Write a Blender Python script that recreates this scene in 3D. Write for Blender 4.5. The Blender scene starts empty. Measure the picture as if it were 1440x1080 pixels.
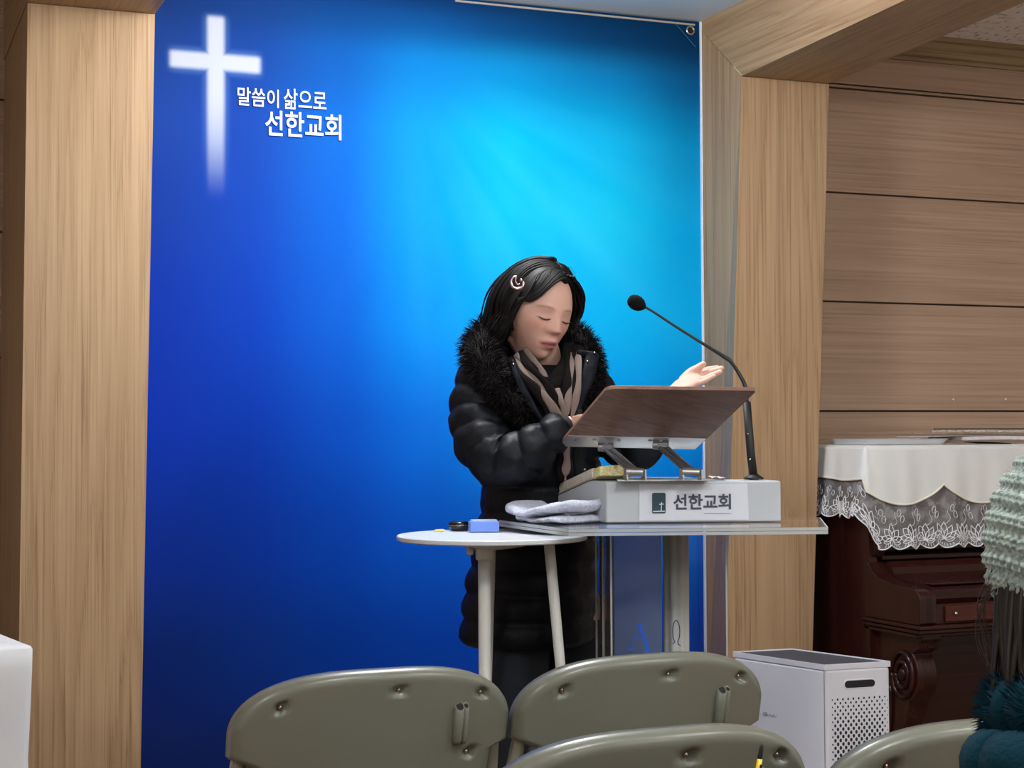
import bpy, bmesh, math, random
import numpy as np
from mathutils import Vector, Matrix, noise
S = bpy.context.scene; COL = S.collection
R = math.radians; PI = math.pi
rnd = random.Random(7)

# ------------------------------------------------------------------ camera
PSI, TH, RO, FL, H = R(21.9), R(-1.69), R(-.28), 2300.0, 1.18
FW = Vector((math.sin(PSI)*math.cos(TH), math.cos(PSI)*math.cos(TH), -math.sin(TH)))
r0 = Vector((math.cos(PSI), -math.sin(PSI), 0)); u0 = r0.cross(FW)
RT = math.cos(RO)*r0 + math.sin(RO)*u0; UP = math.cos(RO)*u0 - math.sin(RO)*r0
EYE = Vector((0, 0, H))
cd = bpy.data.cameras.new('camera'); cam = bpy.data.objects.new('camera', cd); COL.objects.link(cam)
cd.sensor_width = 36; cd.lens = 36*FL/1440; cd.clip_start = .05
cam.matrix_world = Matrix.Translation(EYE) @ Matrix((RT, UP, -FW)).transposed().to_4x4()
S.camera = cam
def at(x, y, d=None, X=None, Y=None, Z=None):
    """world point seen at photo pixel x, y on a plane of the room (or at a depth d)"""
    v = FW + RT*((x-720)/FL) - UP*((y-540)/FL)
    if d is not None: return EYE + v*d
    if X is not None: return EYE + v*(X/v.x)
    if Y is not None: return EYE + v*(Y/v.y)
    return EYE + v*((Z-H)/v.z)

# ------------------------------------------------------------------ world, lights, exposure
w = bpy.data.worlds.new('world'); S.world = w; w.use_nodes = True
w.node_tree.nodes['Background'].inputs[0].default_value = (.8, .9, 1, 1)
w.node_tree.nodes['Background'].inputs[1].default_value = .05
LAMPS = [(1.35, 3.55, 52), (.75, 1.1, 51), (2.3, .9, 34), (-1.2, 1.2, 30), (4.0, 1.6, 14), (.6, -1.2, 60), (2.6, -1.4, 40)]
for (lx, ly, pw) in LAMPS:      # glow of each ceiling lamp's bowl
    l = bpy.data.lights.new('lamp_light', 'POINT'); l.energy = pw; l.shadow_soft_size = .16; l.color = (.97, .985, 1)
    o = bpy.data.objects.new('lamp_light', l); o.location = (lx, ly, 2.30); COL.objects.link(o)
S.view_settings.view_transform = 'Standard'; S.view_settings.look = 'None'
S.view_settings.gamma = 1; S.view_settings.use_curve_mapping = False
S.view_settings.exposure = .25
S.cycles.transparent_max_bounces = 32

# ------------------------------------------------------------------ helpers
def tag(o, label=None, cat=None, group=None, kind=None):
    if label: o['label'] = label
    if cat: o['category'] = cat
    if group: o['group'] = group
    if kind: o['kind'] = kind
    return o
def empty(name, loc, label=None, cat=None, group=None, kind=None, rz=0):
    o = bpy.data.objects.new(name, None); COL.objects.link(o); o.location = loc
    o.rotation_euler = (0, 0, rz); o.empty_display_size = .05
    return tag(o, label, cat, group, kind)
def V(*a): return Vector(a)
WORG = {}      # world origin of every built thing, so parts can be given in world coordinates
class MB:
    def __init__(s): s.v = []; s.f = []; s.cols = None
    def add(s, vs, fs):
        n = len(s.v); s.v += [tuple(p) for p in vs]; s.f += [tuple(i+n for i in f) for f in fs]; return s
    def box(s, lo, hi, M=None):
        x0, y0, z0 = lo; x1, y1, z1 = hi
        vs = [V(x, y, z) for z in (z0, z1) for y in (y0, y1) for x in (x0, x1)]
        if M: vs = [M @ p for p in vs]
        return s.add(vs, [(0, 2, 3, 1), (4, 5, 7, 6), (0, 1, 5, 4), (2, 6, 7, 3), (0, 4, 6, 2), (1, 3, 7, 5)])
    def hexa(s, b, t):      # bottom quad, top quad (ccw)
        return s.add(list(b)+list(t), [(3, 2, 1, 0), (4, 5, 6, 7)] + [(i, (i+1) % 4, 4+(i+1) % 4, 4+i) for i in range(4)])
    def loft(s, rings, closed=True, caps=True):
        n = len(rings[0]); vs = [p for r in rings for p in r]; fs = []
        for i in range(len(rings)-1):
            for j in range(n if closed else n-1):
                k = (j+1) % n; fs.append((i*n+j, i*n+k, (i+1)*n+k, (i+1)*n+j))
        if caps and closed:
            fs.append(tuple(range(n-1, -1, -1))); fs.append(tuple(range((len(rings)-1)*n, len(rings)*n)))
        return s.add(vs, fs)
    def tube(s, path, rad, n=8, flat=1.0, up=None, caps=True):
        path = [Vector(p) for p in path]; m = len(path); rings = []
        if not hasattr(rad, '__len__'): rad = [rad]*m
        pv = None
        for i, p in enumerate(path):
            t = (path[min(i+1, m-1)] - path[max(i-1, 0)])
            t = t.normalized() if t.length > 1e-9 else V(0, 0, 1)
            if up is not None: a = Vector(up)
            elif pv is None: a = V(0, 0, 1) if abs(t.z) < .9 else V(1, 0, 0)
            else: a = pv
            a = (a - t*a.dot(t)); a = a.normalized() if a.length > 1e-6 else t.orthogonal().normalized()
            pv = a; b = t.cross(a)
            rings.append([p + a*(rad[i]*flat*math.cos(2*PI*k/n)) + b*(rad[i]*math.sin(2*PI*k/n)) for k in range(n)])
        return s.loft(rings, True, caps)
    def lathe(s, prof, c=(0, 0, 0), n=32, M=None):
        rings = []
        for (r, z) in prof:
            ring = [V(c[0]+r*math.cos(2*PI*k/n), c[1]+r*math.sin(2*PI*k/n), c[2]+z) for k in range(n)]
            if M: ring = [M @ p for p in ring]
            rings.append(ring)
        return s.loft(rings)
    def ball(s, c, rx, ry=None, rz=None, n=16, M=None):
        ry = ry or rx; rz = rz or rx; rings = []
        for i in range(n//2+1):
            a = -PI/2 + PI*i/(n//2); a = max(min(a, PI/2-.02), -PI/2+.02)
            rings.append([(M or Matrix()) @ V(c[0]+rx*math.cos(a)*math.cos(2*PI*k/n), c[1]+ry*math.cos(a)*math.sin(2*PI*k/n), c[2]+rz*math.sin(a)) for k in range(n)])
        return s.loft(rings)
    def prism(s, pts, y0, y1, M=None):      # outline in x,z extruded along y
        n = len(pts); vs = [V(x, y0, z) for x, z in pts]+[V(x, y1, z) for x, z in pts]
        if M: vs = [M @ p for p in vs]
        return s.add(vs, [tuple(range(n)), tuple(range(2*n-1, n-1, -1))]+[(i, i+n, (i+1) % n+n, (i+1) % n) for i in range(n)])
    def build(s, name, mat, parent=None, origin=None, smooth=False, bevel=0, seg=2, sub=0, fix=True):
        me = bpy.data.meshes.new(name)
        org = Vector(origin) if origin is not None else V(0, 0, 0)
        if parent is not None and origin is None and parent.name in WORG: org = WORG[parent.name].copy()
        me.from_pydata([tuple(Vector(p)-org) for p in s.v], [], s.f); me.update()
        if fix:
            bm = bmesh.new(); bm.from_mesh(me); bmesh.ops.recalc_face_normals(bm, faces=bm.faces); bm.to_mesh(me); bm.free()
        if smooth: me.polygons.foreach_set('use_smooth', [True]*len(me.polygons))
        for m in (mat if isinstance(mat, (list, tuple)) else [mat]): me.materials.append(m)
        o = bpy.data.objects.new(name, me); COL.objects.link(o)
        if parent is not None:
            o.parent = parent
            if parent.name in WORG: WORG[o.name] = WORG[parent.name]
        elif origin is not None: o.location = org
        if bevel:
            b = o.modifiers.new('b', 'BEVEL'); b.width = bevel; b.segments = seg; b.limit_method = 'ANGLE'; b.angle_limit = R(35)
            if smooth is False:
                me.polygons.foreach_set('use_smooth', [True]*len(me.polygons)); b.harden_normals = True
        if sub:
            q = o.modifiers.new('s', 'SUBSURF'); q.levels = q.render_levels = sub
        return o
def wroot(name, loc, *a, **k):      # thing whose parts are given in world coordinates
    o = empty(name, loc, *a, **k); WORG[o.name] = Vector(loc); return o
def copy_tree(o, parent=None):
    c = o.copy(); COL.objects.link(c)
    if parent is not None: c.parent = parent
    for ch in list(o.children): copy_tree(ch, c)
    return c
def sm(x, a, b):
    t = min(max((x-a)/(b-a), 0), 1); return t*t*(3-2*t)
def spline(pts, n):
    pts = [Vector(p) for p in pts]; P = [pts[0]*2-pts[1]]+pts+[pts[-1]*2-pts[-2]]; out = []
    for k in range(n):
        t = k/(n-1)*(len(pts)-1); i = min(int(t), len(pts)-2); t -= i
        a, b, c, d = P[i:i+4]
        out.append(.5*((2*b)+(c-a)*t+(2*a-5*b+4*c-d)*t*t+(3*b-a-3*c+d)*t**3))
    return out
def lerp_list(l, n):
    out = []
    for k in range(n):
        t = k/(n-1)*(len(l)-1); i = min(int(t), len(l)-2); t -= i; out.append(l[i]*(1-t)+l[i+1]*t)
    return out

# ------------------------------------------------------------------ materials
def lin(r, g, b):
    f = lambda c: (c/255/12.92) if c/255 <= .04045 else ((c/255+.055)/1.055)**2.4
    return (f(r), f(g), f(b), 1)
def mat(name, col, rough=.5, metal=0, spec=.5, **k):
    m = bpy.data.materials.new(name); m.use_nodes = True; b = m.node_tree.nodes['Principled BSDF']
    b.inputs['Base Color'].default_value = col; b.inputs['Roughness'].default_value = rough
    b.inputs['Metallic'].default_value = metal; b.inputs['Specular IOR Level'].default_value = spec
    for q, v in k.items(): b.inputs[q.replace('_', ' ')].default_value = v
    return m
def nd(m, t, **k):
    n = m.node_tree.nodes.new(t)
    for a, v in k.items():
        if a in ('i',):
            for q, x in v.items(): n.inputs[q].default_value = x
        else: setattr(n, a, v)
    return n
def ln(m, a, b): m.node_tree.links.new(a, b)
def bsdf(m): return m.node_tree.nodes['Principled BSDF']
def bump(m, scale, dist, strength=.5, detail=4, vec=None, src=None):
    if src is None:
        n = nd(m, 'ShaderNodeTexNoise', i={'Scale': scale, 'Detail': detail})
        if vec: ln(m, vec, n.inputs['Vector'])
        else: ln(m, nd(m, 'ShaderNodeTexCoord').outputs['Object'], n.inputs['Vector'])
        src = n.outputs['Fac']
    b = nd(m, 'ShaderNodeBump', i={'Strength': strength, 'Distance': dist}); ln(m, src, b.inputs['Height'])
    ln(m, b.outputs['Normal'], bsdf(m).inputs['Normal']); return m
def vary(m, c1, c2, scale, detail=4, stretch=(1, 1, 1), lo=.35, hi=.65):
    tc = nd(m, 'ShaderNodeTexCoord'); mp = nd(m, 'ShaderNodeMapping', i={'Scale': stretch}); ln(m, tc.outputs['Object'], mp.inputs[0])
    n = nd(m, 'ShaderNodeTexNoise', i={'Scale': scale, 'Detail': detail}); ln(m, mp.outputs[0], n.inputs['Vector'])
    cr = nd(m, 'ShaderNodeValToRGB'); ln(m, n.outputs['Fac'], cr.inputs[0])
    cr.color_ramp.elements[0].position = lo; cr.color_ramp.elements[0].color = c1
    cr.color_ramp.elements[1].position = hi; cr.color_ramp.elements[1].color = c2
    ln(m, cr.outputs[0], bsdf(m).inputs['Base Color']); return m
def wood(name, base, dark, light, axis='Z', rough=.45, fine=70, seed=0.0, cath=1.0, bs=.35):
    m = mat(name, base, rough, spec=.35); tc = nd(m, 'ShaderNodeTexCoord')
    k = {'X': (.012, 1, 1), 'Y': (1, .012, 1), 'Z': (1, 1, .012)}[axis]
    k2 = {'X': (.06, 1, 1), 'Y': (1, .06, 1), 'Z': (1, 1, .06)}[axis]
    off = nd(m, 'ShaderNodeMapping', i={'Location': (seed, seed*.7, seed*1.3)}); ln(m, tc.outputs['Object'], off.inputs[0])
    big = nd(m, 'ShaderNodeMapping', i={'Scale': k2}); ln(m, off.outputs[0], big.inputs[0])
    nb = nd(m, 'ShaderNodeTexNoise', i={'Scale': 4.5, 'Detail': 2.0, 'Distortion': .3}); ln(m, big.outputs[0], nb.inputs['Vector'])
    fm = nd(m, 'ShaderNodeMapping', i={'Scale': k}); ln(m, off.outputs[0], fm.inputs[0])
    nf = nd(m, 'ShaderNodeTexNoise', i={'Scale': fine, 'Detail': 5.0, 'Roughness': .65}); ln(m, fm.outputs[0], nf.inputs['Vector'])
    # cathedral figure: rings of the big noise
    mu = nd(m, 'ShaderNodeMath', operation='MULTIPLY', i={1: 11*cath}); ln(m, nb.outputs['Fac'], mu.inputs[0])
    ad = nd(m, 'ShaderNodeMath', operation='ADD'); ln(m, mu.outputs[0], ad.inputs[0])
    mf = nd(m, 'ShaderNodeMath', operation='MULTIPLY', i={1: 1.6}); ln(m, nf.outputs['Fac'], mf.inputs[0]); ln(m, mf.outputs[0], ad.inputs[1])
    fr = nd(m, 'ShaderNodeMath', operation='FRACT'); ln(m, ad.outputs[0], fr.inputs[0])
    cr = nd(m, 'ShaderNodeValToRGB'); ln(m, fr.outputs[0], cr.inputs[0])
    e = cr.color_ramp.elements; e[0].position = 0; e[0].color = dark; e[1].position = 1; e[1].color = base
    x = e.new(.12); x.color = base; x = e.new(.55); x.color = light
    c2 = nd(m, 'ShaderNodeValToRGB'); ln(m, nf.outputs['Fac'], c2.inputs[0])
    c2.color_ramp.elements[0].position = .30; c2.color_ramp.elements[0].color = dark
    c2.color_ramp.elements[1].position = .62; c2.color_ramp.elements[1].color = light
    x = c2.color_ramp.elements.new(.45); x.color = base
    mx = nd(m, 'ShaderNodeMix', data_type='RGBA', i={0: .58}); ln(m, cr.outputs[0], mx.inputs[6]); ln(m, c2.outputs[0], mx.inputs[7])
    ln(m, mx.outputs[2], bsdf(m).inputs['Base Color'])
    bump(m, 0, .0006, bs, src=nf.outputs['Fac']); return m

M_OAK = wood('oak_laminate', lin(156, 126, 93), lin(110, 82, 54), lin(175, 146, 113), 'Z', fine=120)
M_OAKY = wood('oak_laminate_beam', lin(156, 126, 93), lin(110, 82, 54), lin(175, 146, 113), 'Y', fine=120)
M_PLANK = [wood('oak_plank_%d' % i, lin(164, 136, 114), lin(138, 110, 88), lin(180, 152, 130), 'X', seed=i*3.1+1, cath=.6, fine=100) for i in range(3)]
M_GROOVE = mat('dark_joint', lin(70, 48, 36), .8)
M_CROWN = wood('crown_wood', lin(130, 108, 78), lin(100, 80, 52), lin(160, 138, 100), 'X')
M_WHITECEIL = mat('white_ceiling_board', lin(222, 232, 238), .5)
M_TEXCEIL = vary(mat('textured_ceiling_board', lin(220, 216, 214), .9), lin(160, 156, 154), lin(234, 232, 232), 60, 6, (1, .5, 1), .34, .44)
M_WALL = bump(mat('cream_wall', lin(214, 204, 190), .8), 120, .001, .2)
M_FLOOR = wood('floor_vinyl', lin(120, 92, 66), lin(92, 66, 46), lin(144, 112, 82), 'Y', rough=.35, seed=9)
M_BLACK = mat('matte_black', (.006, .006, .007, 1), .55)
M_STEEL = mat('brushed_steel', (.42, .42, .42, 1), .33, 1)
M_CHROME = mat('chrome', (.7, .68, .64, 1), .18, 1)
M_ALU = mat('brushed_aluminium', (.56, .57, .58, 1), .38, .9)

# ------------------------------------------------------------------ room shell
W = 4.8
def struct(o): o['kind'] = 'structure'; return o
XL, XR, YB, ZC = -2.6, 5.2, -3.2, 2.54
struct(MB().box((XL, YB, -.08), (XR, 5.0, 0)).build('floor', M_FLOOR))
wb = struct(MB().box((.45, W, 0), (2.95, W+.12, 2.7)).build('wall_back', M_WALL))
struct(MB().box((XL-.1, YB, 0), (XL, 5.0, 2.7)).build('wall_left', M_WALL))
struct(MB().box((XR, YB, 0), (XR+.1, 5.0, 2.7)).build('wall_right', M_WALL))
struct(MB().box((XL, YB-.1, 0), (XR, YB, 2.7)).build('wall_front', M_WALL))
cl = struct(MB().box((.5, YB, ZC), (2.75, 5.0, ZC+.1)).build('ceiling', M_WHITECEIL))
MB().box((2.75, YB, 2.565), (XR, 5.0, 2.665)).build('textured_board', M_TEXCEIL, cl)
MB().box((XL, YB, 2.565), (.5, 5.0, 2.665)).build('textured_board', M_TEXCEIL, cl)
# planked walls either side of the portal, each board its own piece
def planked(name, x0, x1, y, zs, t=.014):
    wl = struct(MB().box((x0, y+t, 0), (x1, y+.12, 2.7)).build(name, M_GROOVE))
    for i in range(len(zs)-1):
        a, b = zs[i]+.0028, zs[i+1]-.0028
        MB().box((x0, y, a), (x1, y+t+.002, b)).build('plank', M_PLANK[i % 3], wl, bevel=.0025)
    return wl
zs = [0.0, .113, .491, .869, 1.247, 1.6245, 2.002, 2.366]
wr = planked('wall_back_right', 2.9, XR, W, zs)
MB().box((2.9, W, 2.369), (XR, W+.016, 2.378)).build('bead', M_PLANK[1], wr, bevel=.002)
MB().box((2.9, W, 2.383), (XR, W+.016, 2.486)).build('plank', M_PLANK[0], wr, bevel=.0025)
planked('wall_back_left', XL, .42, 4.87, [0, .30, .66, 1.02, 1.40, 1.76, 2.14, 2.54])
# crown moulding
pr = [(W, 2.484), (W-.012, 2.484), (W-.014, 2.496), (W-.026, 2.500), (W-.036, 2.515), (W-.05, 2.545), (W-.062, 2.549), (W-.062, 2.565), (W, 2.565)]
def crown(nm, x0, x1, dy=0):
    m = MB(); m.loft([[V(x, y+dy, z) for y, z in pr] for x in (x0, x1)]); return struct(m.build(nm, M_CROWN))
crown('trim_1', 2.9, XR); crown('trim_2', XL, .42, .07)
struct(MB().box((3.0, W-.012, 0), (XR, W, .09)).build('baseboard_back', M_CROWN))

# stage portal: two posts and their ceiling beams
def post(name, TL, TR, BL, BR, y0, y1, label):
    """front face corners extended from the photographed edges down to the floor"""
    def ext(a, b, z): t = (z-a.z)/(b.z-a.z); return a.x+(b.x-a.x)*t
    zt = 2.30 if TL.x > 1 else 2.255
    xs = [ext(TL, BL, 0), ext(TR, BR, 0), ext(TL, BL, zt), ext(TR, BR, zt)]
    xb = (2.597, 2.597) if TL.x > 1 else (xs[0], xs[2])      # inner back edge runs plumb along the banner
    m = MB().hexa([V(xs[0], y0, 0), V(xs[1], y0, 0), V(xs[1], y1, 0), V(xb[0], y1, 0)],
                  [V(xs[2], y0, zt), V(xs[3], y0, zt), V(xs[3], y1, zt), V(xb[1], y1, zt)])
    if TL.x > 1:
        m.hexa([V(xs[2], y0, zt), V(xs[3], y0, zt), V(xs[3], y1, zt), V(xb[1], y1, zt)],
               [V(xs[2]+.0005, y0+.001, zt+.0005), V(xs[3], y0+.001, zt+.0005), V(xs[3], y1, ZC-.001), V(xb[1], y1, ZC-.001)])
    o = m.build(name, M_OAK, bevel=.0); struct(o); o['label'] = label; return o
yf, yl = 4.495, 4.2
pR = post('portal_post', at(1043, 102, Y=yf), at(1166, 113, Y=yf), at(1025, 760, Y=yf), at(1143, 900, Y=yf), yf, 4.8, 'oak laminate post right of the blue banner')
pL = post('portal_post', at(39, 0, Y=yl), at(218, 17, Y=yl), at(27, 890, Y=yl), at(198, 1075, Y=yl), yl, 4.87, 'broad oak laminate post left of the blue banner')
def beam(x0, x1, zb, zt, y0, y1, rise, label):
    ye = y1 if x0 < 1 else yf      # the right beam is mitred against its post
    m = MB().hexa([V(x0, y0, zb+rise*(ye-y0)), V(x1, y0, zb+rise*(ye-y0)), V(x1, ye, zb), V(x0, ye, zb)],
                  [V(x0, y0, zt), V(x1, y0, zt), V(x1, y1, zt), V(x0, y1, zt)])
    o = m.build('portal_beam', M_OAKY, bevel=.0015); struct(o); o['label'] = label; return o
beam(2.595, 2.918, 2.302, ZC, YB, 4.8, .030, 'oak laminate ceiling beam above the right post')
beam(.39, .708, 2.256, ZC, YB, 4.87, .0, 'oak laminate ceiling beam above the left post')
# white edge strip where the mitre joint of the right post meets its beam
a, b = V(2.5940, 4.494, 2.303), V(2.5945, 4.545, 2.343)
MB().tube([a, b], .0010, 6).build('mitre_joint', mat('pale_joint', lin(226, 208, 180), .6), pR)

# ------------------------------------------------------------------ blue banner
BY = W-.03
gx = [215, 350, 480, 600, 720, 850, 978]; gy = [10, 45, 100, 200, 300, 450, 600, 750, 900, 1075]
G = [[(24, 66, 140), (16, 70, 150), (0, 66, 140), (0, 60, 120), (0, 52, 100), (0, 52, 96), (0, 52, 92)],  # banner print colours; shade below the ceiling and along the right edge painted in
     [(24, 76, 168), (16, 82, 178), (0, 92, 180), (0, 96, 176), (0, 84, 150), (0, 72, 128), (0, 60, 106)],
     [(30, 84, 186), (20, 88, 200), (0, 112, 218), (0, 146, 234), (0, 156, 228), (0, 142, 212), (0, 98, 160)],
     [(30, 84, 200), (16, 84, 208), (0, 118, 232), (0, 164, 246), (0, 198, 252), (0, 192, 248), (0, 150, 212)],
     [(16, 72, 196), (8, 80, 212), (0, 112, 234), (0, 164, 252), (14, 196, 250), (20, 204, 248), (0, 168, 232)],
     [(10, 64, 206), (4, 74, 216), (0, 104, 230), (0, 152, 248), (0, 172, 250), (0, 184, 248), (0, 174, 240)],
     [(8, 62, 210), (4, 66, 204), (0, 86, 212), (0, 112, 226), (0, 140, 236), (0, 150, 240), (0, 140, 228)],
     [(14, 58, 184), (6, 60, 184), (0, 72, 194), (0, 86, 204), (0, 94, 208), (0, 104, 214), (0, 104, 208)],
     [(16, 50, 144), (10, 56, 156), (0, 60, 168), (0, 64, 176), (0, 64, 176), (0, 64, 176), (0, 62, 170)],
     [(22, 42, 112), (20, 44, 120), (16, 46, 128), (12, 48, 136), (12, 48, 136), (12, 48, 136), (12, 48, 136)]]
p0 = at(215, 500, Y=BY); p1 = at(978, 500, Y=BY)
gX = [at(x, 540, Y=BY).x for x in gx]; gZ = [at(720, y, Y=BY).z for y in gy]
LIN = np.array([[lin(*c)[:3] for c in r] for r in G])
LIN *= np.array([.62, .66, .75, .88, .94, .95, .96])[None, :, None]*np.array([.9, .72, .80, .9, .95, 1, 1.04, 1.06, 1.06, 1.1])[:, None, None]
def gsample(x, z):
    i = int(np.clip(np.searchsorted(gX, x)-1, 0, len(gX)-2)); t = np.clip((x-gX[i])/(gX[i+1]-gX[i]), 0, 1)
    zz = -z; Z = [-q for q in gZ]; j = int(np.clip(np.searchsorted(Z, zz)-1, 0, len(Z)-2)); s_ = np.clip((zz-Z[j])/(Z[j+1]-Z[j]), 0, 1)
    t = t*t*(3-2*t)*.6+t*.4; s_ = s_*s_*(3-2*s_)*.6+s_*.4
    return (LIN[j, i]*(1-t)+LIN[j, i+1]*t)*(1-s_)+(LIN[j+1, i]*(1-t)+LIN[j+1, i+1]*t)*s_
NX, NZ = 150, 150; bx0, bx1, bz0, bz1 = .55, 2.591, .03, 2.536
m = MB(); cols = []
for j in range(NZ+1):
    z = bz0+(bz1-bz0)*j/NZ
    for i in range(NX+1):
        x = bx0+(bx1-bx0)*i/NX
        d = .006*math.sin(x*3.1+z*1.7)+.004*math.sin((x-1.5)*9-(z-2.6)*4.5+2*noise.noise(V(x*1.1, z*1.1, 3)))*sm(z, 1.0, 2.2)
        for (cx, cz, ex, ez, am, wd) in ((1.95, 2.2, 2.35, 1.35, .005, .035), (1.95, 2.25, 2.2, 1.25, -.004, .03), (1.95, 2.2, 1.55, 1.2, .005, .04), (1.85, 2.25, 1.25, 1.4, -.004, .04), (.85, 2.35, 1.5, 1.0, .003, .03), (1.0, .3, 2.0, 1.0, .003, .05), (.9, 1.9, 1.2, 1.2, .004, .03), (.72, 1.2, .95, .2, .005, .04)):
            L = math.hypot(ex-cx, ez-cz); t = ((x-cx)*(ex-cx)+(z-cz)*(ez-cz))/L/L; q = abs((x-cx)*(ez-cz)-(z-cz)*(ex-cx))/L
            if -.2 < t < 1.2: d += am*math.exp(-(q/wd)**2)*sm(t, -.2, .2)*(1-sm(t, .8, 1.2))
        d += .002*noise.noise(V(x*6, z*6, 0))
        m.v.append((x, BY-.006+d*.34, z))
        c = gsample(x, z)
        # printed rays fanning from the upper right
        an = math.atan2(z-2.35, x-1.55); ray = .5+.5*math.sin(an*17+1.2)+.35*math.sin(an*41)
        mask = math.exp(-((x-2.05)/.5)**2-((z-1.75)/.5)**2)
        c = c*(1+.035*ray*mask)+np.array([.02, .014, .0])*ray*mask*.4
        cols.append(c)
for j in range(NZ):
    for i in range(NX):
        a = j*(NX+1)+i; m.f.append((a, a+1, a+NX+2, a+NX+1))
M_BAN = mat('banner_print_shade', (0, .2, .8, 1), .6, spec=.08)
ca = nd(M_BAN, 'ShaderNodeVertexColor', layer_name='print')
geo = nd(M_BAN, 'ShaderNodeNewGeometry'); sp = nd(M_BAN, 'ShaderNodeSeparateXYZ'); ln(M_BAN, geo.outputs['Position'], sp.inputs[0])
tc = nd(M_BAN, 'ShaderNodeTexCoord'); sp = nd(M_BAN, 'ShaderNodeSeparateXYZ'); ln(M_BAN, tc.outputs['Object'], sp.inputs[0])
def mth(op, a, b=None, c=None, m_=M_BAN):
    n = nd(m_, 'ShaderNodeMath', operation=op)
    for k, v in enumerate((a, b, c)):
        if v is None: continue
        if isinstance(v, (int, float)): n.inputs[k].default_value = v
        else: ln(m_, v, n.inputs[k])
    return n.outputs[0]
def ss(v, a, b, m_=M_BAN):
    n = nd(m_, 'ShaderNodeMapRange', interpolation_type='SMOOTHSTEP', i={1: a, 2: b, 3: 0.0, 4: 1.0}); ln(m_, v, n.inputs[0]); return n.outputs[0]
def barmask(horizontal, c, half, lo, hi, sl, flo, fhi):
    X, Z = sp.outputs[0], sp.outputs[2]
    A, B = (Z, X) if horizontal else (X, Z)
    k = mth('ABSOLUTE', mth('SUBTRACT', A, c))
    e = mth('SUBTRACT', 1.0, ss(k, half-sl, half+sl))
    return mth('MULTIPLY', mth('MULTIPLY', e, ss(B, lo-flo, lo+flo)), mth('SUBTRACT', 1.0, ss(B, hi-fhi, hi+fhi)))
cv = at(303, 85, Y=BY); ct = at(301, 24, Y=BY); cb = at(304, 205, Y=BY); h0 = at(239, 82, Y=BY); h1 = at(365, 93, Y=BY)
half = (at(315, 85, Y=BY).x-at(291, 85, Y=BY).x)/2
v_ = barmask(False, cv.x, half*.95, cb.z, ct.z, .009, .17, .010); h_ = barmask(True, (h0.z+h1.z)/2, half*.93, h0.x, h1.x, .009, .010, .010)
v2 = barmask(False, cv.x, half*1.05, cb.z, ct.z, .024, .18, .02); h2 = barmask(True, (h0.z+h1.z)/2, half*1.05, h0.x, h1.x, .024, .02, .02)
core = mth('MAXIMUM', v_, h_); glow = mth('MAXIMUM', v2, h2)
g1 = nd(M_BAN, 'ShaderNodeMix', data_type='RGBA', i={7: lin(150, 200, 250)}); ln(M_BAN, mth('MULTIPLY', glow, .35), g1.inputs[0]); ln(M_BAN, ca.outputs[0], g1.inputs[6])
g2 = nd(M_BAN, 'ShaderNodeMix', data_type='RGBA', i={7: lin(192, 198, 214)}); ln(M_BAN, core, g2.inputs[0]); ln(M_BAN, g1.outputs[2], g2.inputs[6])
ln(M_BAN, g2.outputs[2], bsdf(M_BAN).inputs['Base Color'])
bump(M_BAN, 900, .0003, .15)
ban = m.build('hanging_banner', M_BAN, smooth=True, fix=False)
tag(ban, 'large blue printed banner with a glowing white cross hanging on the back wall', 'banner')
ly = ban.data.color_attributes.new('print', 'FLOAT_COLOR', 'POINT')  # print tones together with the painted shade at top and right
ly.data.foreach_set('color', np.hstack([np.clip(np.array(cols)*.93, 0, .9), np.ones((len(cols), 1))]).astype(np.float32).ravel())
MB().box((2.5895, BY-.016, bz0), (2.5945, BY-.004, bz1)).build('edge_hem', mat('white_hem', lin(225, 238, 250), .5), ban)
MB().tube([at(640, 1, Y=BY-.01), at(977, 35, Y=BY-.01)], .0035, 8).build('top_cord', mat('pale_cord', lin(170, 160, 150), .7), ban)
g = at(970.5, 43, Y=BY-.012)
tr = MB(); rr = [V(g.x+.0125*math.cos(a), BY-.0125, g.z+.0125*math.sin(a)) for a in np.linspace(0, 2*PI, 25)]
tr.tube(rr, .0048, 8); tr.build('grommet', M_STEEL, ban, smooth=True)
MB().tube([V(g.x, BY-.008, g.z), V(g.x, BY-.018, g.z)], .008, 12).build('hook_screw', M_BLACK, ban)
MB().tube([at(950, 33, Y=BY-.012), at(978, 66, Y=BY-.012)], .0009, 5).build('corner_seam', mat('seam', lin(60, 110, 150), .6), ban)

def text(s_, size, mat_, name, parent, M, bold=0, extr=.0004, space=1.0, sx=1.0, shear=0):
    c = bpy.data.curves.new(name, 'FONT'); c.body = s_; c.size = size; c.offset = bold; c.extrude = extr
    c.space_character = space; c.shear = shear; c.resolution_u = 4
    o = bpy.data.objects.new(name, c); COL.objects.link(o); bpy.context.view_layer.update()
    me = bpy.data.meshes.new_from_object(o.evaluated_get(bpy.context.evaluated_depsgraph_get()))
    bpy.data.objects.remove(o); bpy.data.curves.remove(c)
    co = np.zeros(len(me.vertices)*3); me.vertices.foreach_get('co', co); co = co.reshape(-1, 3)
    co[:, 0] -= co[:, 0].min(); co[:, 1] -= co[:, 1].min(); wd, ht = co[:, 0].max(), co[:, 1].max()
    me.vertices.foreach_set('co', co.ravel()); me.update(); me.materials.append(mat_)
    o = bpy.data.objects.new(name, me); COL.objects.link(o)
    return o, wd, ht
M_INK = mat('white_lettering', lin(220, 226, 236), .5)
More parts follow.
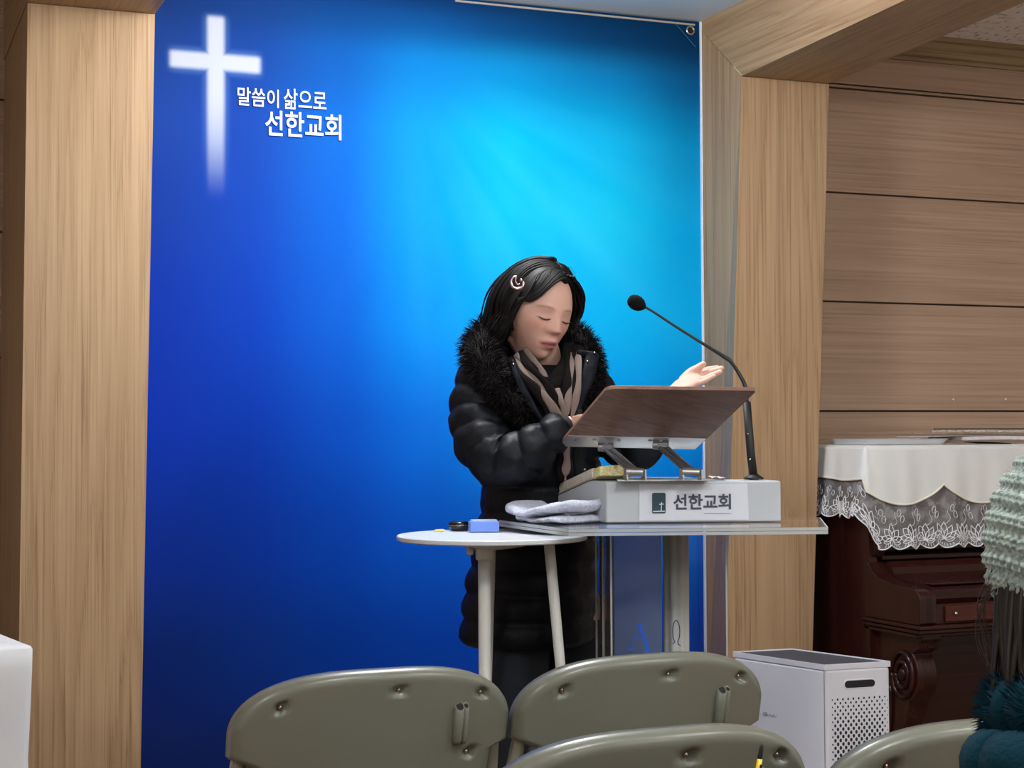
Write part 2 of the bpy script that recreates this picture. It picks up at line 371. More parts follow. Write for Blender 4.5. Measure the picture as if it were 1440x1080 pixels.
def lettering(s_, x0, y0, x1, y1, Y, mat_, name, parent, bold, parts=None):
    """lettering flat on the plane at Y between two photographed corners"""
    a = at(x0, y1, Y=Y); b = at(x1, y0, Y=Y); o, wd, ht = text(s_, .1, mat_, name, parent, None, bold)
    zz = at((x0+x1)/2, y1, Y=Y).z; zt = at((x0+x1)/2, y0, Y=Y).z
    o.parent = parent; o.location = (a.x, Y, zz)
    o.rotation_euler = (PI/2, 0, 0); o.scale = ((b.x-a.x)/wd, (zt-zz)/ht, 1); return o
LY = BY-.0125
lettering('말씀이', 334, 124, 392, 150, LY, M_INK, 'lettering', ban, .0010)
lettering('삶으로', 399, 126, 459, 155, LY, M_INK, 'lettering', ban, .0010)
lettering('선한교회', 373, 158, 480, 194, LY, M_INK, 'lettering', ban, .0016)

# ceiling lamps (outside the frame, they light the room)
M_LED = mat('lamp_diffuser', (1, 1, 1, 1), .5, Emission_Color=(1, .97, .93, 1), Emission_Strength=1.5)
first = None
lamp_labels = ['white ceiling lamp nearest the blue banner', 'white ceiling lamp above the front row of chairs', 'white ceiling lamp over the aisle by the piano side', 'white ceiling lamp furthest to the left', 'white ceiling lamp furthest to the right, near the piano', 'white ceiling lamp behind the rows on the left', 'white ceiling lamp behind the rows on the right']
for i, (lx, ly_, pw) in enumerate(LAMPS):
    zc = ZC if .5 < lx < 2.75 else 2.565
    if first is None:
        r_ = empty('ceiling_lamp', (lx, ly_, zc))
        MB().box((-.62, -.16, -.05), (.62, .16, 0)).build('housing', mat('lamp_housing', lin(235, 235, 235), .4), r_, bevel=.004)
        MB().box((-.59, -.14, -.075), (.59, .14, -.05)).build('diffuser', M_LED, r_, bevel=.006)
        first = r_
    else:
        r_ = copy_tree(first); r_.location = (lx, ly_, zc)
    tag(r_, lamp_labels[i], 'ceiling lamp', 'ceiling lamps')

# ------------------------------------------------------------------ folding chairs
M_PLAS = bump(mat('olive_grey_plastic', lin(108, 109, 97), .32, spec=.5), 260, .0006, .25)
M_FRAME = mat('chair_frame_paint', lin(150, 148, 132), .35)
M_SCREW = mat('screw_metal', (.55, .42, .36, 1), .25, 1)
M_DARK = mat('dark_hollow', lin(30, 28, 24), .9)
def chair_back():
    """curved plastic backrest; outer face towards -y, screw wells, turned rim, side notches"""
    hw, top, bot = .2375, .80, .475
    def half(z):            # half width at a height
        if z < .652: return hw-.032-.10*(.652-z)
        if z < .664: return hw-.032+.032*(z-.652)/.012
        return hw
    def drop(x): return .100*(1-math.sqrt(max(0, 1-min(abs(x)/hw, 1)**3)))
    def topz(x): return top-drop(x)
    NX_, NZ_ = 72, 64
    wells = [(-.163, .747), (.028, .765), (.176, .750), (.158, .650), (-.170, .590)]
    m = MB(); front = []; back = []
    for j in range(NZ_+1):
        for i in range(NX_+1):
            u = math.sin((-1+2*i/NX_)*PI/2)
            zt_ = topz(u*hw); z = bot+(zt_-bot)*(j/NZ_)**.8; h = half(z); x = u*h
            sl = (drop(min(abs(x)+.002, hw))-drop(max(abs(x)-.002, 0)))/.004
            e = min((1-abs(u))*h if z < .71 else 9, (topz(u*hw)-z)/math.sqrt(1+sl*sl)+0.0)
            e = min(e, max((1-abs(u))*h, 0) if z < .69 else e, z-bot+.01)
            rim = .020*(1-math.sqrt(max(0, 1-(1-min(e/.020, 1))**2)))
            bow = .55*x*x+ .045*(.80-z)**2*4
            lean = (z-.45)*-.20
            y = bow+rim+lean*1.0
            wz = 0
            for wx, wz_ in wells:
                q = math.hypot(x-wx, z-wz_); wz += .0125*(1-sm(q, .0070, .0118))
            front.append(V(x, y+wz, z)); back.append(V(x, y+.020-rim*.35+.004, z))
    n = NX_+1
    f = []
    for j in range(NZ_):
        for i in range(NX_):
            a = j*n+i; f.append((a, a+1, a+n+1, a+n)); b_ = a+len(front); f.append((b_, b_+n, b_+n+1, b_+1))
    o = len(front)
    per = [i for i in range(n)]+[j*n+NX_ for j in range(1, NZ_+1)]+[NZ_*n+i for i in range(NX_-1, -1, -1)]+[j*n for j in range(NZ_-1, 0, -1)]
    for k in range(len(per)):
        a, b_ = per[k], per[(k+1) % len(per)]; f.append((a, a+o, b_+o, b_))
    m.add(front+back, f)
    return m, wells
def yback(x, z): return .55*x*x+.18*(.80-z)**2-(z-.45)*.20
def make_chair():
    r = empty('folding_chair', (0, 0, 0))
    m, wells = chair_back(); bk = m.build('backrest', M_PLAS, r, smooth=True)
    for wx, wz in wells:
        y = yback(wx, wz)+.0115
        q = MB(); q.lathe([(.0001, -.002), (.0045, -.002), (.0038, .0012), (.002, .0022), (.0001, .0024)], n=12, M=Matrix.Translation((wx, y, wz)) @ Matrix.Rotation(PI/2, 4, 'X'))
        q.build('screw', M_SCREW, bk, smooth=True)
    # twin pen holder
    ph = MB(); hx, z0, z1 = .137, .668, .733
    for dx, ro in ((-.0045, .0078), (.0068, .0052)):
        ring = lambda z, rr: [V(hx+dx+rr*math.cos(a), yback(hx, z)-.0055+rr*math.sin(a)*1.25, z+.18*rr*math.cos(a)+(1.0*rr*math.sin(a) if z > .70 else 0)) for a in np.linspace(0, 2*PI, 19)[:-1]]
        ph.loft([ring(z0, ro*.8), ring(z0+.006, ro), ring(z1, ro), ring(z1, ro-.0016), ring(z1-.045, ro-.0016)])
    pho = ph.build('pen_holder', M_PLAS, bk, smooth=True)
    pk = MB()
    for dx, ro in ((-.0045, .0058), (.0068, .0034)):
        pk.loft([[V(hx+dx+ro*math.cos(a), yback(hx, z1)-.0055+ro*math.sin(a)*1.25, z1-.0012+1.0*ro*math.sin(a)+.18*ro*math.cos(a)+dz) for a in np.linspace(0, 2*PI, 15)[:-1]] for dz in (-.002, 0)])
    pk.build('holder_hollow', M_DARK, pho)
    # tubular frame: side posts run from the back to the front feet
    for s in (-1, 1):
        MB().tube(spline([(s*.213, -.012+.02, .70), (s*.222, .045, .60), (s*.228, .10, .44), (s*.230, .27, .20), (s*.232, .40, .012)], 16), .0125, 10).build('front_leg', M_FRAME, r, smooth=True)
        MB().tube(spline([(s*.206, .33, .425), (s*.208, .14, .30), (s*.210, -.06, .012)], 12), .0115, 10).build('rear_leg', M_FRAME, r, smooth=True)
        MB().lathe([(.001, 0), (.016, 0), (.016, .02), (.013, .026)], (s*.232, .40, 0), 14).build('foot_cap', M_BLACK, r)
        MB().lathe([(.001, 0), (.015, 0), (.015, .02), (.012, .026)], (s*.210, -.06, 0), 14).build('foot_cap', M_BLACK, r)
    MB().tube([(-.210, -.03, .09), (.210, -.03, .09)], .008, 8).build('stretcher', M_FRAME, r, smooth=True)
    MB().tube([(-.230, .33, .115), (.230, .33, .115)], .008, 8).build('stretcher', M_FRAME, r, smooth=True)
    st = MB(); rings = []
    for t, z, k in ((0, .430, .95), (1, .420, 1.0), (2, .432, 1.02), (3, .446, 1.0), (4, .450, .93)):
        ring = []
        for a in np.linspace(0, 2*PI, 41)[:-1]:
            c, s_ = math.cos(a), math.sin(a); e = .45
            x = .20*k*math.copysign(abs(c)**e, c); y = .22+.19*k*math.copysign(abs(s_)**e, s_)
            ring.append(V(x, y, z-.012*math.exp(-(x/.12)**2)*(1 if t > 2 else 0)))
        rings.append(ring)
    st.loft(rings).build('seat', M_PLAS, r, smooth=True)
    return r
proto = make_chair()
CH = [((532, 942), 2.65, 'olive plastic folding chair at the left end of the front row', 0),
      ((911, 919), 2.81, 'olive plastic folding chair directly in front of the lectern', 0),
      ((926, 1022), 2.11, 'olive plastic folding chair with a yellow pen in its back holder', R(1)),
      ((1394, 1011), 2.17, 'olive plastic folding chair just before the person in the knitted hat', R(-2))]
chairs = []
for i, ((cx, cy), d, lab, rz) in enumerate(CH):
    p = at(cx, cy, d=d); o = proto if i == 0 else copy_tree(proto)
    o.location = (p.x, p.y+.03, 0); o.rotation_euler.z = rz
    tag(o, lab, 'chair', 'folding chairs in rows'); chairs.append(o)
c5 = copy_tree(proto); c5.location = (1.01, .86, 0); tag(c5, 'olive plastic folding chair the person in the knitted hat sits on', 'chair', 'folding chairs in rows')
# yellow pen in the third chair's holder
bpy.context.view_layer.update()
Mp = chairs[2].matrix_world.copy()
M_YEL = mat('yellow_pen_barrel', lin(236, 204, 30), .35)
pr_ = wroot('yellow_pen', Mp @ V(.1325, yback(.137, .69)-.0055, .680), 'yellow pen with a black clip end standing in the chair back holder', 'pen')
tip = Mp @ V(.1400, yback(.137, .72)-.010, .775); base = Mp @ V(.1325, yback(.137, .69)-.0055, .682)
dv = (tip-base).normalized()
MB().tube([base, base+dv*.070], .0040, 12).build('barrel', M_YEL, pr_, smooth=True, origin=None)
MB().tube([base+dv*.070, base+dv*.072, base+dv*.086, base+dv*.090], [.0041, .0036, .0034, .0012], 12).build('cap', M_BLACK, pr_, smooth=True)
MB().tube([base+dv*.05+V(.001, -.0042, 0), base+dv*.062+V(.001, -.0044, 0)], .0016, 6).build('mark', M_BLACK, pr_)
MB().tube([base+dv*.034+V(-.001, -.0042, 0), base+dv*.042+V(-.001, -.0044, 0)], .0014, 6).build('mark', M_BLACK, pr_)

# ------------------------------------------------------------------ lectern of clear acrylic
def clear(name, tint, gloss=.05, ior=1.35, haze=None):
    """clear sheet: mostly see-through with a polished reflection; frosted share as diffuse"""
    m = bpy.data.materials.new(name); m.use_nodes = True; nt = m.node_tree; nt.nodes.remove(bsdf(m)); out = nt.nodes['Material Output']
    t = nd(m, 'ShaderNodeBsdfTransparent', i={0: tint}); g = nd(m, 'ShaderNodeBsdfGlossy', i={0: (1, 1, 1, 1), 'Roughness': gloss})
    fr = nd(m, 'ShaderNodeFresnel', i={0: ior}); mx = nd(m, 'ShaderNodeMixShader'); ln(m, fr.outputs[0], mx.inputs[0]); ln(m, t.outputs[0], mx.inputs[1]); ln(m, g.outputs[0], mx.inputs[2])
    src = mx.outputs[0]
    if haze:
        d = nd(m, 'ShaderNodeBsdfDiffuse', i={0: haze[0]}); m2 = nd(m, 'ShaderNodeMixShader', i={0: haze[1]}); ln(m, src, m2.inputs[1]); ln(m, d.outputs[0], m2.inputs[2]); src = m2.outputs[0]
    ln(m, src, out.inputs[0]); return m
M_CLEAR = clear('clear_acrylic', (.95, .96, .97, 1))
M_EDGE = clear('acrylic_edge', (.62, .66, .68, 1), .1, haze=(lin(225, 232, 234), .5))
M_FROST = clear('frosted_acrylic', (.9, .9, .92, 1), .3, haze=(lin(136, 150, 176), .55))
M_SMOKE = clear('greyish_acrylic', (.80, .78, .78, 1), .08, haze=(lin(150, 150, 150), .10))
M_BOX = mat('frosted_white_acrylic', lin(186, 192, 198), .35, spec=.5, Subsurface_Weight=.0)
ZT = .985
fl, frr, bl = at(801, 744, Z=ZT), at(1163, 741, Z=ZT), at(703, 731, Z=ZT)
br = V(2.02, 3.17, ZT)
uu = (frr-fl).normalized(); nn = V(-uu.y, uu.x, 0)          # along the front edge, away from the audience
lect = wroot('acrylic_lectern', V(1.62, 3.1, 0), 'clear acrylic lectern with a wide transparent top', 'lectern')
def slab(q, z0, z1): return MB().hexa([V(p.x, p.y, z0) for p in q], [V(p.x, p.y, z1) for p in q])
slab([fl, frr, br, bl], ZT-.007, ZT).build('top_plate', M_CLEAR, lect, bevel=.001)
q2 = [fl+uu*.004+nn*.004, frr-uu*.004+nn*.004, br-uu*.004-nn*.004, bl+uu*.004-nn*.004]
slab(q2, ZT-.0145, ZT-.0075).build('under_plate', M_CLEAR, lect)
E_ = M_EDGE
for a_, b_ in ((fl, frr), (bl, fl), (frr, br)):
    t_ = (b_-a_).normalized(); n_ = V(-t_.y, t_.x, 0)*.0022
    for z0, z1 in ((ZT-.0068, ZT-.0006), (ZT-.0142, ZT-.0080)):
        MB().hexa([V(p.x, p.y, z0) for p in (a_-n_, b_-n_, b_, a_)], [V(p.x, p.y, z1) for p in (a_-n_, b_-n_, b_, a_)]).build('polished_edge', E_, lect)
# uprights (their tops meet the plate)
def panel(x0, x1, d0, d1, z0, z1, mat_, name, th=.008, bottom=None):
    a_ = at(x0, 760, d=d0); b_ = at(x1, 760, d=d1); t_ = (b_-a_); t_.z = 0; t_.normalize(); n_ = V(-t_.y, t_.x, 0)*th
    q = [V(a_.x, a_.y, 0), V(b_.x, b_.y, 0), V(b_.x+n_.x, b_.y+n_.y, 0), V(a_.x+n_.x, a_.y+n_.y, 0)]
    return slab(q, z0, z1).build(name, mat_, lect)
ZU = ZT-.015
fp = panel(860, 1021, 3.46, 3.42, .05, ZU, M_CLEAR, 'front_panel')
panel(838, 858, 3.74, 3.47, .05, ZU, M_SMOKE, 'side_panel')
panel(1021.5, 985, 3.43, 3.74, .05, ZU, clear('clear_side', (.93, .90, .91, 1), .1, ior=1.0), 'side_panel')
panel(862, 930, 3.56, 3.55, .05, ZU, M_FROST, 'frosted_sheet', .004)
for x_, d_ in ((838, 3.735), (847.5, 3.60), (859, 3.455), (1021, 3.42)):
    c_ = at(x_, 760, d=d_); MB().tube([V(c_.x, c_.y, .05), V(c_.x, c_.y, ZU)], .0022, 6).build('polished_edge', E_, lect)
# fluted white column inside
cc = at(950, 760, d=3.62); m = MB()
ring = lambda z, k: [V(cc.x+(.0275*k+.0016*math.cos(8*a))*math.cos(a), cc.y+(.0275*k+.0016*math.cos(8*a))*math.sin(a), z) for a in np.linspace(0, 2*PI, 65)[:-1]]
m.loft([ring(.05, 1.0), ring(.5, 1.0), ring(ZU, 1.04)]).build('column', mat('column_paint', lin(196, 198, 190), .5), lect, smooth=True)
bs = [at(830, 760, d=3.35), at(1035, 760, d=3.28), at(1010, 760, d=3.85), at(815, 760, d=3.92)]
slab(bs, 0, .05).build('base_plate', mat('base_dark', lin(60, 60, 64), .3), lect, bevel=.004)
# printed letters on the front panel
M_BLUEINK = mat('blue_print', lin(28, 88, 200), .5); M_NAVY = mat('navy_print', lin(24, 32, 70), .5)
fa, fb = at(860, 760, d=3.46), at(1021, 760, d=3.42)
fa.z = fb.z = 0; ft = (fb-fa).normalized(); fn = V(-ft.y, ft.x, 0); MF = Matrix((ft, V(0, 0, 1), -fn)).transposed().to_4x4()
def onpanel(px, py):
    v = FW+RT*((px-720)/FL)-UP*((py-540)/FL); o_ = fa-fn*.002; t = (o_-EYE).dot(fn)/v.dot(fn); return EYE+v*t
# serif A
def polystroke(m, pts, wds, n_=fn, th=.0006):
    for i in range(len(pts)-1):
        a_, b_ = pts[i], pts[i+1]; t_ = (b_-a_).normalized(); s_ = t_.cross(n_).normalized()
        q = [a_-s_*wds[i], a_+s_*wds[i], b_+s_*wds[i+1], b_-s_*wds[i+1]]
        m.hexa([p for p in q], [p-n_*th for p in q])
mA = MB(); polystroke(mA, [onpanel(899, 876), onpanel(912, 915)], [.0035, .0045]); polystroke(mA, [onpanel(899, 876), onpanel(888, 912)], [.0009, .0009])
polystroke(mA, [onpanel(893, 899), onpanel(906, 899)], [.0008, .0008]); polystroke(mA, [onpanel(883, 913), onpanel(894, 913)], [.0012, .0012]); polystroke(mA, [onpanel(904, 916), onpanel(918, 916)], [.0012, .0012])
o_ = mA.build('printed_letter', M_BLUEINK, lect); o_['label'] = 'blue letter A printed on the panel'
mO = MB(); ps = [onpanel(949.5+0+5*math.cos(a)+1.5, 888+15.5*math.sin(a)) for a in np.linspace(PI*.62, PI*2.38, 22)]
ps = [onpanel(946, 906)]+ps+[onpanel(954, 906), onpanel(957, 908)]
polystroke(mO, ps, [.0009]*len(ps)); o_ = mO.build('printed_letter', M_NAVY, lect); o_['label'] = 'dark looped letter printed on the panel'

# ---------------------------- white box (slanted reading rest) on the lectern
bxr = wroot('reading_box', V(1.6, 3.1, ZT), 'frosted white slanted box with a church name sign on its front', 'box')
def onZ(px, py, Z): return at(px, py, Z=Z)
b0 = onZ(853, 735.5, ZT+.001); b1 = onZ(1099, 733.5, ZT+.001)
u2 = (b1-b0).normalized(); n2 = V(-u2.y, u2.x, 0)
bk0 = at(741, 720, Z=ZT+.001); dep = (bk0-b0); dep = V(0, .40, 0)
hz = at(853, 677.5, d=(b0-EYE).dot(FW)).z
Lw = (b1-b0).length
pf = [(0, ZT+.001), (0, hz), (.085, hz+.001), (.36, ZT+.030), (.372, ZT+.042), (.385, ZT+.042), (.385, ZT+.001)]
m = MB(); ringL = [b0+dep/.4*t+V(0, 0, z-b0.z) for t, z in pf]; ringR = [b1+dep/.4*t*.9+V(0, 0, z-b1.z)-u2*.02*(t/.4) for t, z in pf]
m.loft([ringL, ringR]); m.build('body', M_BOX, bxr, bevel=.004, seg=3)
# paper sign
pn = -n2*.0012; s0, s1, s2_, s3 = [None]*4
def onbox(px, py, off=.0006):
    v = FW+RT*((px-720)/FL)-UP*((py-540)/FL); o2 = b0-n2*off; t = (o2-EYE).dot(n2)/v.dot(n2); return EYE+v*t
q = [onbox(899, 732.5), onbox(1053, 731), onbox(1051, 680.5), onbox(899, 681)]
sg = MB().hexa([p for p in q], [p-n2*.0012 for p in q]).build('paper_sign', mat('sign_paper', lin(214, 218, 228), .55), bxr)
M_SIGN = mat('sign_ink', lin(66, 72, 84), .6); M_BOOKINK = mat('sign_book_green', lin(34, 66, 76), .6)
def rrect(px0, py0, px1, py1, rad, off):
    c = [(px0+rad, py0+rad, PI, 1.5*PI), (px1-rad, py0+rad, 1.5*PI, 2*PI), (px1-rad, py1-rad, 0, .5*PI), (px0+rad, py1-rad, .5*PI, PI)]
    return [onbox(cx+rad*math.cos(a), cy+rad*math.sin(a), off) for cx, cy, a0, a1 in c for a in np.linspace(a0, a1, 5)]
def plate(pts, th, name, mat_, par):
    n_ = len(pts); m = MB(); m.add(pts+[p-n2*th for p in pts], [tuple(range(n_)), tuple(range(2*n_-1, n_-1, -1))]+[(i, (i+1) % n_, (i+1) % n_+n_, i+n_) for i in range(n_)]); return m.build(name, mat_, par)
plate(rrect(917, 693, 936, 722, 2.2, .0028), .0004, 'book_emblem', M_BOOKINK, sg)
M_SP = mat('sign_white', lin(224, 228, 236), .6)
mm = MB()
for a_, b_, w_ in (((930.3, 706), (929.8, 718), .0009), ((927, 709.2), (933.4, 708.8), .0008)):
    polystroke(mm, [onbox(*a_, .0036), onbox(*b_, .0036)], [w_, w_], n2, .0002)
polystroke(mm, [onbox(918.5, 719.3, .0036), onbox(935, 718.8, .0036)], [.0010, .0010], n2, .0002)
mm.build('emblem_cross', M_SP, sg)
def signtext(s_, x0, y0, x1, y1, bold, mat_, shrink=1):
    o, wd, ht = text(s_, .1, mat_, 'lettering', sg, None, bold)
    a_ = onbox(x0, y1, .0030); b_ = onbox(x1, y1-.3, .0030); t_ = onbox(x0, y0, .0030)
    o.parent = sg; org = WORG[bxr.name]
    ax = (b_-a_); ax.z = 0; L = ax.length; ax.normalize()
    Mx = Matrix((ax, V(0, 0, 1), ax.cross(V(0, 0, 1)))).transposed().to_4x4()
    o.matrix_local = Matrix.Translation(a_-(Vector(sg.location) if 0 else V(0, 0, 0))-org) @ Mx @ Matrix.Diagonal((L/wd, (t_.z-a_.z)/ht, 1, 1))
signtext('선한교회', 947, 695, 1028, 717, .0024, M_SIGN)
mt = MB(); polystroke(mt, [onbox(990, 722, .0030), onbox(1028, 722, .0030)], [.0009, .0009], n2, .0002); mt.build('small_print_line', mat('faint_ink', lin(176, 178, 186), .7), sg)

# ---------------------------- open book lying on the slope
def slope(px, py, h=0):     # point on the slanted face of the box
    A_ = ringL[2]; B_ = ringR[2]; C_ = ringL[3]; n_ = (B_-A_).cross(C_-A_).normalized(); n_ = n_ if n_.z > 0 else -n_
    v = FW+RT*((px-720)/FL)-UP*((py-540)/FL); t = (A_+n_*h-EYE).dot(n_)/v.dot(n_); return EYE+v*t
A_, C_ = ringL[2], ringL[3]; sd = (C_-A_).normalized(); sn = (ringR[2]-A_).normalized().cross(sd); sn = sn if sn.z > 0 else -sn; sx_ = (ringR[2]-A_).normalized()
bo = wroot('thick_book', A_+sx_*.1+sd*.12, 'thick book with grey sides and a yellowed page end lying on the slanted box', 'book')
def bp(u_, v_, h_): return A_+sx_*u_+sd*v_+sn*h_
M_PAGE = vary(mat('book_pages', lin(206, 200, 184), .8), lin(186, 178, 160), lin(216, 210, 196), 300, 3, (1, 1, 1))
M_PAGEY = vary(mat('yellow_pages', lin(222, 214, 160), .8), lin(196, 184, 120), lin(230, 224, 178), 220, 3)
m = MB(); rings = []
for v_ in np.linspace(-.006, .272, 12):
    rings.append([bp(.002, v_, .004)]+[bp(.002+.070*t, v_, .026+.003*math.sin(PI*t)-.014*sm(t, .8, 1)) for t in np.linspace(0, 1, 10)]+[bp(.074, v_, .004)])
m.loft(rings).build('pages', M_PAGE, bo)
MB().loft([[bp(-.001, v_, .0004), bp(.078, v_, .0004), bp(.078, v_, .0036), bp(-.001, v_, .0036)] for v_ in (-.010, .276)]).build('cover', mat('book_cover', lin(150, 144, 132), .6), bo)
m = MB(); rings = []
for v_ in (-.040, -.0065):
    rings.append([bp(.006, v_, .003)]+[bp(.006+.074*t, v_, .024+.003*math.sin(PI*t)-.013*sm(t, .75, 1)**2) for t in np.linspace(0, 1, 12)]+[bp(.080, v_, .003)])
o_ = m.loft(rings).build('yellow_page_end', M_PAGEY, bo); o_['label'] = 'yellowed rounded end of the page block'
# ---------------------------- folded towel
M_TOWEL = bump(vary(mat('towel', lin(186, 192, 210), .95, spec=.1, Sheen_Weight=.4), lin(168, 174, 196), lin(202, 206, 220), 180, 4), 700, .0015, .8)
tb0 = at(705, 733, Z=ZT); tb1 = at(797, 738, Z=ZT)
tl = wroot('folded_towel', (tb0+tb1)/2+V(0, 0, 0), 'pale grey folded towel on the left end of the lectern top', 'towel')
tu = (tb1-tb0); TLn = tu.length; tu.normalize(); tn = V(-tu.y, tu.x, 0)
def towel_layer(z0, th, l0, l1, curl, dep_, nm, ph):
    m = MB(); rings = []
    for k in range(26):
        t = k/25; u_ = l0+(l1-l0)*t; ring = []
        hh = th*(1+.5*math.exp(-((t)/.14)**2)+.25*math.sin(t*6+ph)); lift = curl*sm(t, .55, 1)*.016+.004*math.sin(t*9+ph)*sm(t, .1, .4)
        for a in np.linspace(0, 2*PI, 29)[:-1]:
            c, s_ = math.cos(a), math.sin(a); e = .5
            y_ = dep_/2*math.copysign(abs(c)**e, c)+dep_/2; zz = hh/2*math.copysign(abs(s_)**.8, s_)+hh/2
            k2 = math.sin(min(t/.06, 1)*PI/2)*math.sin(min((1-t)/.05, 1)*PI/2)
            zz = hh/2+(zz-hh/2)*max(k2, .15); y_ = dep_/2+(y_-dep_/2)*max(k2, .6)
            zz += .0022*noise.noise(V(t*9, y_*40, ph))*2
            p = tb0+tu*u_+tn*(y_-.01+.012*math.sin(t*5+ph)); ring.append(V(p.x, p.y, ZT+.001+max(z0+zz+lift*(1), .0005)))
        rings.append(ring)
    return m.loft(rings).build(nm, M_TOWEL, tl, smooth=True)
towel_layer(.0, .014, .030, TLn-.002, 0, .14, 'lower_fold', 1.0)
towel_layer(.013, .020, .0, TLn+.004, 1, .13, 'upper_fold', 2.2)

# ---------------------------- book stand: wooden board, ledge, two scissor arms, foot plate
M_WAL = wood('walnut_board', lin(112, 84, 72), lin(82, 60, 52), lin(134, 104, 90), 'X', rough=.4, fine=90, seed=4)
ZB = hz+.001
Bl0, Bl1 = at(786, 626, d=3.62), at(981, 630, d=3.56)
bu = (Bl1-Bl0); BW = bu.length; bu.normalize()
Tt0 = at(853, 547, d=3.36)
bd = (Tt0-Bl0); bd = bd-bu*bd.dot(bu)*.0; BD = bd.length; bdn = bd.normalized(); bnn = bu.cross(bdn).normalized()
if bnn.z < 0: bnn = -bnn
stn = wroot('book_stand', V(1.66, 3.16, ZB), 'tilting walnut board stand with grey metal arms on the white box', 'book stand')
def bpt(u_, v_, h_): return Bl0+bu*u_+bdn*v_+bnn*h_
outl = []
for (cu, cv_, a0) in ((.016, BD-.016, .5), (BW-.010, BD-.010, 0)):
    rr_ = .016 if a0 else .010
    for a in np.linspace(0, 1, 7):
        an = (PI - a*PI/2) if a0 else (PI/2-a*PI/2); outl.append((cu+rr_*math.cos(an), cv_+rr_*math.sin(an)))
outl = [(0, 0)]+outl+[(BW, 0)]
m = MB(); n_ = len(outl); lo_ = [bpt(a_, b_, 0) for a_, b_ in outl]; hi_ = [bpt(a_, b_, .009) for a_, b_ in outl]
m.add(lo_+hi_, [tuple(range(n_)), tuple(range(2*n_-1, n_-1, -1))]+[(i, (i+1) % n_, (i+1) % n_+n_, i+n_) for i in range(n_)])
m.build('board', M_WAL, stn, bevel=.0015)
MB().hexa([bpt(0.001, .002, -.0022), bpt(BW-.004, .002, -.0022), bpt(BW-.004, .058, -.0022), bpt(0.001, .058, -.0022)], [bpt(0.001, .002, -.0002), bpt(BW-.004, .002, -.0002), bpt(BW-.004, .058, -.0002), bpt(0.001, .058, -.0002)]).build('ledge_plate', M_ALU, stn, bevel=.0005)
MB().hexa([bpt(-.004, -.003, -.0022), bpt(BW-.004, -.003, -.0022), bpt(BW-.004, .001, -.0022), bpt(-.004, .001, -.0022)], [bpt(-.004, -.003, .028), bpt(BW-.004, -.003, .028), bpt(BW-.004, .001, .028), bpt(-.004, .001, .028)]).build('ledge_lip', M_ALU, stn, bevel=.0006)
MB().hexa([bpt(-.014, .000, .004), bpt(.0, .000, .004), bpt(.0, .003, .004), bpt(-.014, .003, .004)], [bpt(-.014, .000, .022), bpt(.0, .000, .022), bpt(.0, .003, .022), bpt(-.014, .003, .022)]).build('page_clip', M_ALU, stn, bevel=.001)
for px in (808, 836, 870, 914):
    v = FW+RT*((px-720)/FL)-UP*((618+(px-808)*.02-540)/FL); c_ = bpt(0, 0, -.0025); t = (c_-EYE).dot(bnn)/v.dot(bnn); c_ = EYE+v*t
    MB().tube([c_, c_-bnn*.0022], .0042, 12).build('bolt', M_STEEL, stn, smooth=False)
M_ARM = mat('arm_metal', (.34, .34, .36, 1), .35, .9)
